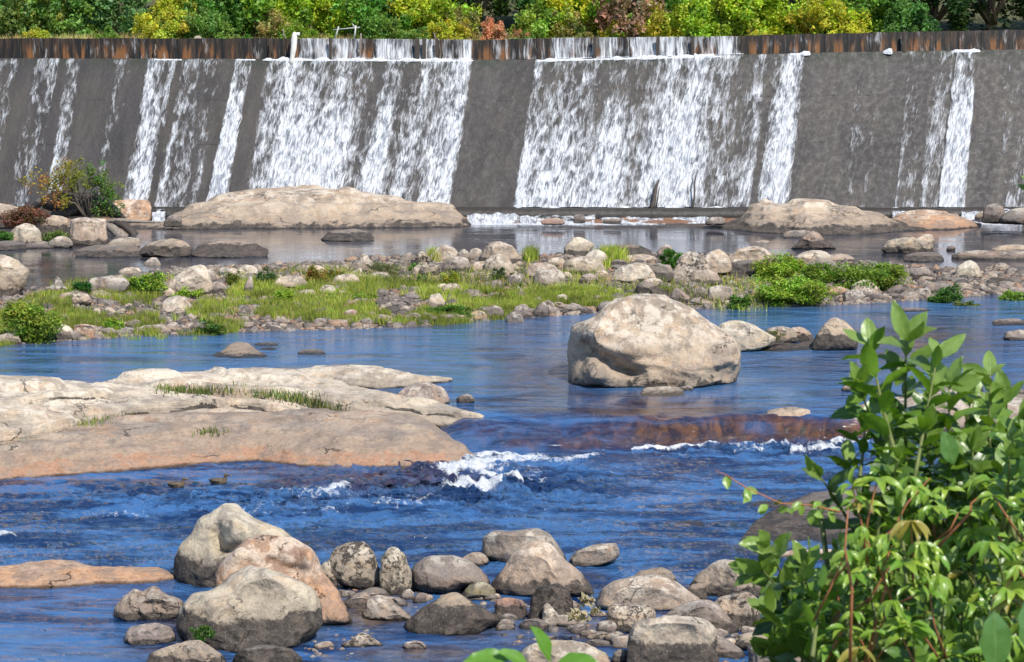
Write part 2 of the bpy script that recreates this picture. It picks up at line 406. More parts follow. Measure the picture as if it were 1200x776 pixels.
def build_bar():
    us = np.arange(-330, 1531, 4.0); vs = np.linspace(-.12, 1.12, 90)
    U, Vv = np.meshgrid(us, vs, indexing='ij')
    Y = itp(BAR_F, U)*(1-Vv)+itp(BAR_B, U)*Vv
    X = (U-600)/F*(Y*CP+13*SP)
    Z = barz(X, Y)
    o = mesh('gravel_bar', np.stack([X, Y, Z], -1).reshape(-1, 3), grid_faces(len(us), len(vs)), MGRAVEL); o['kind'] = 'structure'
build_bar()
def build_ground():
    xs = np.linspace(-900, 900, 181); ys = np.concatenate([np.linspace(-60, 200, 131), np.linspace(205, 1500, 60)])
    X, Y = np.meshgrid(xs, ys, indexing='ij')
    near = 12.6-.38*np.clip(Y-2, 0, 40); near = np.maximum(near, -1.6)
    far = np.interp(Y, [151, 158, 166, 180, 230, 1500], [-1.6, 12.6, 13.4, 15.5, 22, 30])
    Z = np.where(Y < 100, near, far)
    Z = Z + .25*fbm(np.stack([X*.1, Y*.1, X*0], -1), 3, 2)*(Z > 0)
    o = mesh('ground', np.stack([X, Y, Z], -1).reshape(-1, 3), grid_faces(len(xs), len(ys)), MSOIL); o['kind'] = 'structure'
build_ground()

# ---------------------------------------------------------------- rocks
def ico(sub):
    import bmesh
    bm = bmesh.new(); bmesh.ops.create_icosphere(bm, subdivisions=sub, radius=1)
    V = np.array([v.co[:] for v in bm.verts]); Fc = np.array([[v.index for v in f.verts] for f in bm.faces]); bm.free()
    return V, Fc
ICO = {s: ico(s) for s in (4, 5, 6)}
COLS = {  # rock tints and speckle amount
 'n': (.36, .265, .19, .2), 'p': (.56, .46, .34, .15), 't': (.48, .37, .265, .2), 'g': (.32, .26, .21, .2), 'd': (.175, .145, .125, .3), 'o': (.48, .28, .165, .15),
 'r': (.36, .21, .15, .2), 'k': (.42, .34, .25, .95), 'm': (.22, .21, .10, .6), 'w': (.33, .25, .185, .35), 'y': (.60, .42, .20, .1)}
TPL = {
 'D': [(-1, -.9), (-1, -.35), (-.85, .25), (-.55, .72), (-.15, .97), (.25, 1), (.62, .72), (.88, .25), (1, -.4), (.97, -.9), (0, -1)],
 'B': [(-.95, -.9), (-1, 0), (-.92, .65), (-.7, .93), (0, 1), (.7, .9), (.93, .6), (1, -.1), (.92, -.9), (0, -1)],
 'S': [(-1, -.6), (-.97, .0), (-.75, .6), (-.3, .9), (.2, 1), (.7, .75), (.95, .1), (1, -.5), (.7, -.95), (-.7, -.95)],
 'P': [(-1, -.95), (-.9, -.5), (-.55, .1), (-.28, .7), (-.02, 1), (.22, .8), (.5, .25), (.85, -.4), (1, -.95), (0, -1)],
 'L': [(-1, -.9), (-.98, .1), (-.8, .8), (-.5, 1), (-.1, .75), (.4, .2), (.8, -.35), (1, -.9), (0, -1)],
 'R': [(1, -.9), (.98, .1), (.8, .8), (.5, 1), (.1, .75), (-.4, .2), (-.8, -.35), (-1, -.9), (0, -1)],
 'E': [(-.8, -.95), (-1, -.2), (-.9, .4), (-.5, .9), (0, 1), (.5, .88), (.9, .35), (1, -.2), (.75, -.9), (0, -1)]}
def poly_radius(pts, c, h, n=360):
    """radius of a star shaped outline as a function of angle, in units of its half box"""
    P = (np.array(pts, float)-c)/h; P[:, 1] *= -1
    # rounded resample
    Q = []
    m = len(P)
    for i in range(m):
        a, b, cc, d = P[i-1], P[i], P[(i+1) % m], P[(i+2) % m]
        for t in np.linspace(0, 1, 24, endpoint=False):
            cr = .5*((2*b)+(-a+cc)*t+(2*a-5*b+4*cc-d)*t*t+(-a+3*b-3*cc+d)*t**3)
            Q.append(.5*cr+.5*(b*(1-t)+cc*t))
    Q = np.array(Q); th = np.arctan2(Q[:, 1], Q[:, 0]); r = np.hypot(Q[:, 0], Q[:, 1])
    g = np.linspace(-math.pi, math.pi, n)
    o = np.argsort(th); th, r = th[o], r[o]
    rr = np.interp(g, np.concatenate([th-2*math.pi, th, th+2*math.pi]), np.concatenate([r, r, r]))
    return g, rr
rock_n = 0
def rock(name, label, pts, zw, colr, cat='rock', group=None, sub=5, lean=None, thick=1.0, m=2.5, stain=None, rough=1., facets=7, mat=None, seed=None, by=None, dents=(), Yfix=None):
    global rock_n
    rock_n += 1; seed = seed or rock_n
    rg = np.random.default_rng(seed*31+5)
    pts = np.array(pts, float); x0, x1 = pts[:, 0].min(), pts[:, 0].max(); y0, y1 = pts[:, 1].min(), pts[:, 1].max()
    c = np.array([(x0+x1)/2, (y0*.45+y1*.55)]); h = np.array([(x1-x0)/2, (y1-y0)/2])
    base = by or y1
    if callable(zw):
        z = 1.3
        for _ in range(6):
            Xf, Yf, _z = at_z(c[0], base, z); z = max(float(zw(Xf, Yf)), .75)
        zw0 = z-.04; Yf = float(Yf)
    elif Yfix: Yf = Yfix; zw0 = float(at_y(c[0], base, Yf)[2])+.1
    else:
        zw0 = zw; Yf = float(at_z(c[0], base, zw0)[1])
    k = Yf/F; W = h[0]*2*k; H = h[1]*2*k
    g, rr = poly_radius(pts, c, h)
    V, Fc = ICO[sub]; V = V.copy()
    for i in range(facets):      # broken faces
        n = rg.normal(size=3); n[1] = -abs(n[1])*.9-.2; n[2] = max(n[2], -.12+.1*n[2]); n /= np.linalg.norm(n)
        d = rg.uniform(.50, .82) if facets > 5 else rg.uniform(.72, .9); s = V@n-d
        V = V-np.clip(s, 0, None)[:, None]*n*.98
    L = np.linalg.norm(V, axis=1); D = V/L[:, None]
    rf = np.hypot(D[:, 0], D[:, 2])+1e-9; ph = np.arctan2(np.abs(D[:, 1]), rf)
    rs = np.cos(ph)**(2/m); ys = np.sin(ph)**(2/m)*np.sign(D[:, 1])
    th = np.arctan2(D[:, 2], D[:, 0]); Rr = np.interp(th, g, rr)
    Lf = L**.12
    qx = c[0]+h[0]*Rr*rs*D[:, 0]/rf*Lf; qy = c[1]-h[1]*Rr*rs*D[:, 2]/rf*Lf
    half = .5*thick*min(W, max(H*2.2, W*.45))*(.8)
    if lean is None: lean = .35*H
    up = (c[1]-qy)/h[1]
    Y = Yf+half*.8+half*ys*L**1.25+lean*.5*(1+np.clip(up, -1, 1.2))
    for dx, dy, rx, ry, dd in dents: Y = Y+dd*np.exp(-((qx-dx)/rx)**2-((qy-dy)/ry)**2)*(D[:, 1] < .2)
    X, Y, Z = at_y(qx, qy, Y)
    if callable(zw):
        Z = np.where(D[:, 2] < 0, Z-max(0, z+.1-float(zw(float(X.mean()), float(Y.max()))))*np.clip(-D[:, 2]*2, 0, 1), Z)
    P = np.stack([X, Y, Z], -1); C0 = P.mean(0); C0[2] = zw0; Q = P-C0
    sz = (W+H)/2
    nd = Q-np.array([0, 0, Q[:, 2].mean()]); nd = nd/(np.linalg.norm(nd, axis=1)[:, None]+1e-6)
    f = fbm(Q/sz*2.2+seed*3.1, 5, seed)*.042 + fbm(Q/sz*4.5+seed*1.7, 5, seed+9, True)*.048 + np.clip(fbm(Q/sz*1.6+seed*2.3, 3, seed+4)*9, -1, 1)*.014
    Q = Q+nd*(f*sz*rough)[:, None]*np.array([.6, 1, .6])
    hh = max(H*.8, .05); st = (rg.uniform(.1, .5) if stain is None else stain)*1.3+(.14 if zw is ZL and H > .35 else 0)
    wl = np.stack([Q[:, 2]/hh-st+.5, Q[:, 2], Q[:, 0]*0], -1)
    if mat is None: mat = MROCK if sz > 1.1 else MSMALL
    o = mesh(name, Q, Fc, mat, attrs={'wl': wl}); o.location = C0; o.rotation_euler = (0, 0, 0)
    cc = np.array(COLS[colr]); j = rg.uniform(.88, 1.12); cc[:3] *= j*rg.uniform(.97, 1.03, 3); o.color = cc
    tag(o, label, cat, group)
    return o
def tpl(T, x0, x1, yt, yb, rg):
    P = np.array(TPL[T]); P = P*(1+rg.uniform(-.09, .09, P.shape)); P = P/np.abs(P).max(0)
    return np.stack([(x0+x1)/2+P[:, 0]*(x1-x0)/2, (yt+yb)/2-P[:, 1]*(yb-yt)/2], -1)
ZK = {'l': ZL, 'm': ZM, 'u': ZU, 'b': barz, 'd': 1.5}
GROUPS = {'l': 'rocks in the near river', 'm': 'rocks in the middle channel', 'u': 'rocks in the upper pool', 'b': 'rocks along the grassy island', 'd': 'rocks at the foot of the dam'}
def rocks(txt):
    for ln in txt.strip().splitlines():
        a, lab = ln.split('|'); f = a.split(); T, zk, ck = f[0], f[1], f[2]; x0, x1, yt, yb = map(float, f[3:7])
        o = dict(q.split('=') for q in f[7:])
        rg = np.random.default_rng(int(x0*7+yt*3)+99)
        w, h = x1-x0, yb-yt
        kw = {}
        if 'st' in o: kw['stain'] = float(o['st'])
        Y = 60 if zk == 'l' else 100
        if 'lean' in o: kw['lean'] = float(o['lean'])
        elif h < w*.33: kw['lean'] = h*(Y/F)/.2*.6
        big = w*Y/F > 1.6
        nm = o.get('n', 'boulder' if big else 'rock')
        rock(nm, lab.strip(), tpl(T, x0, x1, yt, yb, rg), ZK[zk], ck, nm, GROUPS[zk], 6 if w > 60 else (5 if w > 14 else 4), m={'B': 3.4, 'S': 3.}.get(T, 2.4), **kw)

def ledge(name, label, cols, zw, hgt, colr, nu=150, back=4., seed=1, rough=1., cat='ledge', p=2.6, stain=.45, front_skirt=.5, group=None, dep=None, mat=None, grooves=()):
    cols = np.array(cols, float); rg = np.random.default_rng(seed)
    u = np.linspace(cols[0, 0], cols[-1, 0], nu)
    yt = np.interp(u, cols[:, 0], cols[:, 1]); yf = np.interp(u, cols[:, 0], cols[:, 2])
    jit = fbm(np.stack([u*.05, u*0, u*0+seed], -1), 4, seed)
    yf = yf+jit*min((yf-yt).max()*.012, .7)
    span = np.clip((yf-yt)/max((yf-yt).max(), 1), 0.02, 1)
    hc = hgt*np.clip(span, 0, 1)**.8
    Xf, Yf, _ = at_z(u, yf, zw); 
    a, yy, kk = ray(u, yt); Yc = (zw+hc-CAMZ)/kk*yy
    if dep:
        Yc = Yf+dep*span**.6; hc = np.maximum(at_y(u, yt, Yc)[2]-zw, .02); hgt = float(hc.max())
    Yc = np.maximum(Yc, Yf+.25)
    vs = np.concatenate([[-.08, -.04], np.linspace(0, 1, 70 if nu < 400 else 130), 1+np.linspace(.03, 1, 22)])
    V = np.zeros((nu, len(vs), 3)); WL = np.zeros((nu, len(vs), 3))
    for j, v in enumerate(vs):
        if v <= 0: Y = Yf+v*2; z = zw+v*front_skirt/.08+0*Yf
        elif v <= 1:
            Y = Yf+(Yc-Yf)*v**1.15; z = zw+hc*(1-(1-v)**p)
        else:
            w = v-1; Y = Yc+back*w*(.15+.85*span); z = zw+hc-(hc+.6)*w**2.2
        X = ray(u, yf)[0]/ray(u, yf)[1]*Y if v < 0 else a/yy*Y
        V[:, j] = np.stack([X, Y, z+0*Y], -1)
    P = V.copy(); sc = max(hgt, .5)
    n = fbm(P*np.array([.45, .6, .5])/sc*1.2+seed, 5, seed)
    r = fbm(P*np.array([.3, .9, .5])/sc+seed*2, 5, seed+3, True)
    tw = V[..., 2]-zw; env = np.clip(tw/hgt*2.2, 0, 1)
    dz = (n*.17+r*.09)*hgt*rough*env
    V[..., 2] += dz
    # shelves
    st = hgt*.28; q = (V[..., 2]-zw+.2*hgt*n)/st; fr = q-np.floor(q); V[..., 2] += (sstep(.35, .75, fr)-fr)*st*.55*env*rough
    V[..., 1] += fbm(P/sc*1.5+3, 4, seed+5)*.12*sc*env
    if grooves:
        gx, gy = px_of(V[..., 0], V[..., 1], V[..., 2]); wv = 5*fbm(np.stack([gx*.03, gy*.05, gx*0], -1), 4, seed+8)
        for gp, gw, gd in grooves:
            gp = np.array(gp, float); ly = np.interp(gx, gp[:, 0], gp[:, 1])+wv
            e = sstep(gp[0, 0]-5, gp[0, 0]+15, gx)*(1-sstep(gp[-1, 0]-15, gp[-1, 0]+5, gx))
            V[..., 2] -= e*gd*np.exp(-((gy-ly)/gw)**2); V[..., 2] += e*gd*.5*np.exp(-((gy-ly+gw*1.8)/gw/1.3)**2)
    C0 = np.array([V[..., 0].mean(), V[..., 1].mean(), zw]); Q = V.reshape(-1, 3)-C0
    wl = np.stack([Q[:, 2]/hgt-stain+.5, Q[:, 2], 0*Q[:, 0]], -1)
    if grooves:
        for gp, gw, gd in grooves:
            gp = np.array(gp, float); ly = np.interp(gx, gp[:, 0], gp[:, 1])+wv
            e = sstep(gp[0, 0]-5, gp[0, 0]+15, gx)*(1-sstep(gp[-1, 0]-15, gp[-1, 0]+5, gx))*sstep(-.35, .1, fbm(np.stack([gx*.05, 0*gx, 0*gx+seed], -1), 3, 6))
            wl[:, 0] -= (e*1.6*np.exp(-((gy-ly)/(gw*.55))**2)).ravel()  # groove lines darkened through the stain value, standing in for their shade
    o = mesh(name, Q, grid_faces(nu, len(vs)), mat or MLEDGE, attrs={'wl': wl}); o.location = C0
    cc = np.array(COLS[colr]); o.color = cc
    tag(o, label, cat, group)
    return o, V
# ---------------------------------------------------------------- ledges of bedrock
LED = []
LED.append(ledge('bedrock_ledge', 'broad bleached bedrock slab with grassy cracks across the middle of the river', [(-60, 452, 545), (0, 450, 540), (60, 450, 532), (100, 450, 520), (130, 447, 512), (165, 439, 505), (230, 436, 500), (265, 434, 498), (300, 435, 497), (335, 438, 497), (370, 444, 497), (400, 450, 498), (440, 462, 499), (470, 468, 499), (520, 476, 500), (555, 486, 501), (578, 494, 499)], .4, 1.55, 'p', 560, 5, 11, 1.0, stain=.05, p=1.7, grooves=[([(180, 452), (240, 460), (290, 461), (350, 469), (400, 485), (430, 489)], 2.2, .4), ([(-10, 520), (40, 512), (90, 500), (150, 493)], 3., .35), ([(140, 486), (200, 478), (270, 476), (340, 484)], 2.2, .2), ([(20, 470), (90, 466), (150, 462)], 2., .12), ([(420, 474), (520, 484), (570, 492)], 2., .15)])[1])
LED.append(ledge('bedrock_ledge', 'low smooth tan rock apron sloping into the blue rapids, orange at its waterline', [(-60, 528, 572), (0, 524, 563), (50, 512, 560), (100, 499, 556), (150, 491, 552), (200, 488, 548), (260, 488, 543), (300, 488, 541), (340, 487, 546), (400, 486, 549), (440, 486, 549), (480, 488, 548), (500, 496, 547), (520, 508, 546), (540, 522, 544), (556, 536, 540)], ZL, 1.0, 'n', 300, 4, 12, .9, stain=.34, p=1.9, mat=MLEDGEO)[1])
ledge('bedrock_ledge', 'pale flat shelf behind the bleached slab, its tip pointing at the big boulder', [(330, 436, 447), (370, 431, 450), (410, 430, 454), (440, 432, 456), (470, 437, 455), (500, 442, 451), (530, 444, 447)], ZM, .55, 'p', 100, 3, 13, .7, stain=.1)
ledge('bedrock_ledge', 'long humped tan ledge rising in front of the left half of the dam', [(150, 262, 268), (190, 260, 269), (205, 250, 269), (225, 241, 269), (245, 236, 269), (270, 228, 268), (300, 221, 268), (330, 218, 268), (370, 219, 268), (410, 224, 268), (450, 233, 267), (490, 239, 267), (515, 240, 266), (530, 243, 266), (542, 254, 266), (552, 262, 265)], ZU, 3.0, 't', 260, 7, 14, .8, stain=.12, dep=6.5, p=1.5)
ledge('bedrock_ledge', 'grey and tan ledge below the dam beside the orange ledge', [(780, 262, 266), (830, 262, 268), (850, 262, 269), (872, 254, 271), (882, 242, 272), (895, 238, 273), (915, 240, 274), (945, 236, 276), (965, 239, 276), (990, 243, 276), (1020, 247, 275), (1042, 255, 273), (1060, 262, 271), (1100, 266, 270)], ZU, 2.3, 't', 220, 5, 15, 1.1, stain=.3, dep=5.5, p=1.6)
ledge('bedrock_ledge', 'orange tinted ledge between the grey ledge and the white water at the dam foot', [(1040, 262, 266), (1050, 254, 268), (1062, 249, 269), (1085, 247, 270), (1110, 251, 270), (1130, 256, 268), (1150, 262, 266)], ZU, 1.8, 'o', 120, 4, 16, 1., stain=.1, dep=4., p=1.5)
ledge('bedrock_ledge', 'thin orange-brown rock shelf awash in the near river', [(-40, 666, 689), (0, 668, 690), (30, 664, 690), (60, 662, 690), (85, 661, 688), (110, 666, 686), (150, 667, 685), (185, 668, 683), (204, 674, 680)], ZL, .34, 'o', 130, 2, 17, 1.3, stain=.2, mat=MLEDGEO)
ledge('bedrock_ledge', 'flat brown-grey rock shelf behind the leafy shrub, near river', [(868, 632, 636), (885, 612, 636), (905, 600, 637), (925, 590, 638), (950, 582, 638), (980, 578, 638), (1020, 574, 640), (1080, 572, 642), (1140, 580, 640), (1180, 596, 630)], ZL, .28, 'd', 150, 2.5, 18, .8, stain=.75)
ledge('bedrock_ledge', 'pinkish flat ledge across the middle channel seen through the shrub top', [(985, 482, 492), (1010, 476, 500), (1060, 466, 504), (1110, 458, 506), (1150, 462, 506), (1260, 466, 508)], .35, .9, 'w', 130, 3, 19, .8, stain=.1)
ledge('bedrock_ledge', 'dark flat slab lying awash at the far end of the island by the shrub', [(1115, 300, 303), (1125, 295, 304), (1160, 294, 305), (1200, 295, 305), (1260, 294, 305)], ZU, .45, 'd', 70, 2, 20, .8, stain=.3)
ledge('bedrock_ledge', 'thin brown shelf at the waterline under the leafy shrub', [(900, 650, 653), (930, 646, 655), (970, 645, 656), (1010, 648, 654)], ZL, .12, 'o', 60, 1, 23, 1., stain=-.2)

# ---------------------------------------------------------------- hero boulders (outlines as seen, with their own depth)
G = GROUPS
rock('boulder', 'huge house-sized pale boulder standing alone in the middle channel', [(661, 398), (668, 382), (690, 372), (716, 357), (745, 350), (775, 347), (797, 353), (816, 364), (832, 374), (852, 386), (874, 402), (872, 418), (865, 440), (858, 453), (810, 457), (760, 459), (700, 457), (666, 455), (660, 428)], ZM, 't', 'boulder', G['m'], 6, thick=1.0, m=3.0, stain=.06, facets=11, seed=404, rough=1.2, dents=[(684, 404, 11, 5, .45), (697, 412, 12, 5, .6), (711, 420, 13, 6, .7), (726, 429, 13, 6, .75), (741, 436, 13, 5, .6), (696, 436, 24, 8, -.35), (745, 405, 40, 16, -.6), (845, 440, 20, 14, .8), (700, 385, 20, 12, -.4)])
rock('boulder', 'tall pale boulder with a pointed top, behind the orange-brown boulder', [(203, 662), (208, 642), (228, 622), (234, 609), (250, 598), (264, 589), (278, 588), (293, 600), (312, 612), (330, 622), (350, 645), (352, 690), (250, 694), (222, 691), (206, 680)], ZL, 'p', 'boulder', G['l'], 6, thick=.9, m=2.6, stain=.20, facets=10, seed=55, dents=[(258, 632, 7, 16, .35), (268, 645, 14, 5, .3), (285, 620, 20, 18, -.3)])
rock('boulder', 'orange-brown boulder with a sloping white shoulder, between the two pale boulders', [(254, 668), (262, 656), (290, 632), (316, 626), (346, 633), (368, 648), (386, 676), (400, 705), (412, 733), (340, 738), (275, 722), (256, 690)], ZL, 'o', 'boulder', G['l'], 6, thick=.7, m=2.5, stain=.0, facets=9, seed=63, dents=[(335, 668, 20, 5, .22), (322, 660, 12, 5, .15), (360, 655, 8, 16, -.25), (280, 650, 16, 12, -.2)])
rock('boulder', 'big pale boulder with dark grey lower half and a grass tuft at its foot', [(211, 712), (226, 696), (246, 692), (262, 683), (276, 672), (292, 666), (318, 672), (345, 681), (366, 690), (378, 708), (383, 732), (370, 747), (350, 761), (320, 768), (265, 766), (225, 759), (209, 740)], ZL, 'p', 'boulder', G['l'], 6, thick=.9, m=2.7, stain=.27, facets=10, seed=77)
rock('boulder', 'rough dark brown boulder left of the tall pale boulder, wavy grooves on its face', [(135, 712), (145, 698), (157, 690), (168, 694), (180, 688), (196, 697), (214, 705), (216, 720), (205, 729), (145, 729), (137, 722)], ZL, 'w', 'boulder', G['l'], 6, thick=1., stain=.1, facets=9, seed=81, rough=1.5)
rock('boulder', 'smooth round grey boulder with an undercut dark belly', [(482, 668), (490, 658), (505, 651), (530, 651), (550, 657), (564, 668), (575, 683), (562, 689), (545, 690), (520, 700), (496, 696), (484, 686)], ZL, 'g', 'boulder', G['l'], 6, thick=1., m=2.2, stain=.2, facets=2, seed=91, rough=.35)
rock('boulder', 'wide flat-topped taupe boulder at the back of the near rocks', [(565, 642), (567, 629), (580, 622), (600, 623), (630, 620), (645, 627), (657, 643), (665, 661), (640, 662), (590, 660), (568, 653)], ZL, 'g', 'boulder', G['l'], 6, thick=.9, m=3.2, stain=.0, facets=5, seed=97, rough=.5)
rock('boulder', 'large smooth cone-shaped tan boulder in front of the flat-topped one', [(577, 682), (590, 666), (600, 650), (618, 637), (632, 634), (646, 638), (661, 655), (680, 671), (692, 686), (697, 699), (670, 703), (620, 701), (590, 699), (578, 693)], ZL, 't', 'boulder', G['l'], 6, thick=.9, m=2.4, stain=.15, facets=5, seed=103, rough=.5)
rock('boulder', 'long smooth cream boulder with faint pink and green stripes', [(697, 712), (705, 692), (720, 681), (745, 676), (770, 674), (790, 681), (806, 692), (823, 706), (800, 716), (775, 718), (740, 716), (710, 718)], ZL, 't', 'boulder', G['l'], 6, thick=1., m=2.5, stain=-.1, facets=4, seed=109, rough=.45)
rock('boulder', 'square-shouldered pale boulder with a dark split low on its face, bottom of the near rocks', [(738, 740), (745, 730), (765, 725), (800, 724), (826, 728), (840, 738), (842, 757), (840, 788), (740, 790), (737, 760)], ZL, 'p', 'boulder', G['l'], 6, thick=.8, m=3., stain=.38, facets=12, seed=113, rough=1.1)
rock('boulder', 'two-toned grey stone pyramid in the pool before the round grey boulder', [(474, 730), (495, 712), (520, 697), (535, 694), (555, 706), (574, 716), (588, 726), (572, 736), (560, 746), (500, 747), (478, 742)], ZL, 't', 'boulder', G['l'], 6, thick=.8, m=2.6, stain=.5, facets=8, seed=117, rough=.5)
rock('boulder', 'black-speckled tan boulder right of the orange-brown boulder', [(384, 660), (390, 645), (408, 636), (426, 636), (438, 648), (446, 668), (447, 688), (432, 694), (402, 686), (388, 675)], ZL, 'k', 'boulder', G['l'], 6, thick=.9, stain=.1, facets=9, seed=121)
rock('boulder', 'narrow upright speckled boulder between the speckled and the round grey boulders', [(445, 680), (447, 655), (456, 641), (464, 640), (474, 650), (483, 672), (480, 692), (470, 700), (446, 698)], ZL, 'k', 'boulder', G['l'], 5, thick=.9, stain=.05, facets=9, seed=127)
rock('boulder', 'slanting block of tan boulder jutting into blue water beyond the cone-shaped boulder', [(667, 655), (678, 645), (700, 638), (722, 637), (726, 650), (716, 660), (690, 666), (670, 664)], ZL, 'w', 'boulder', G['l'], 6, thick=.9, m=3, stain=.1, facets=5, seed=131, rough=.5)
rock('boulder', 'craggy tan and grey boulder on the shore at the photo edge above the island shrubs', [(-28, 330), (-20, 306), (0, 300), (15, 305), (31, 315), (33, 323), (28, 334), (15, 347), (-22, 352)], barz, 't', 'boulder', G['b'], 6, thick=.9, m=2.8, stain=.3, facets=10, seed=133, rough=1.2)
rock('boulder', 'big two-toned boulder topping the island rubble below the dry dam panel', [(560, 306), (565, 295), (573, 286), (585, 284), (600, 289), (610, 300), (616, 309), (612, 314), (590, 314), (562, 312)], barz, 't', 'boulder', G['b'], 6, thick=.8, m=2.8, stain=.35, facets=9, seed=137)
rock('boulder', 'sharp-topped pale boulder with grey face, tallest of the island rubble', [(661, 301), (662, 290), (672, 279), (681, 278), (697, 287), (692, 294), (682, 302)], barz, 'p', 'boulder', G['b'], 5, thick=.9, m=2.8, stain=.35, facets=9, seed=139)
rock('boulder', 'craggy dark-and-tan boulder pair beside the dense green bush on the island', [(790, 318), (797, 300), (806, 293), (817, 295), (826, 305), (836, 322), (838, 330), (815, 333), (792, 332)], barz, 'k', 'boulder', G['b'], 5, thick=.8, m=2.8, stain=.2, facets=10, seed=141)
rock('boulder', 'pitted tan boulder lying in the pool just above the island shrubs', [(1033, 293), (1040, 282), (1055, 279), (1075, 279), (1082, 274), (1093, 275), (1097, 283), (1094, 297), (1060, 298), (1040, 298)], ZU, 't', 'boulder', G['u'], 6, thick=.9, m=2.6, stain=.3, facets=11, seed=143, rough=1.4)
rock('boulder', 'square quarried-looking block with a chipped face below the sapling', [(82, 257), (100, 255), (124, 257), (125, 270), (126, 287), (104, 288), (83, 286)], ZU, 't', 'boulder', G['u'], 6, thick=.9, m=4.5, stain=.2, facets=6, seed=147)
rock('boulder', 'smooth pale cone boulder at the end of the rock line beyond the huge boulder', [(952, 402), (962, 385), (972, 374), (980, 372), (992, 378), (1004, 391), (1004, 409), (975, 412), (953, 411)], ZM, 't', 'boulder', G['m'], 6, thick=.9, m=2.6, stain=.42, facets=5, seed=151, rough=.5)
rock('boulder', 'low spreading dome-shaped boulder just right of the huge boulder', [(830, 400), (845, 380), (862, 376), (880, 380), (896, 388), (910, 396), (905, 405), (885, 413), (840, 413)], ZM, 'p', 'boulder', G['m'], 6, thick=.9, m=2.6, stain=.1, facets=5, seed=153, rough=.6)

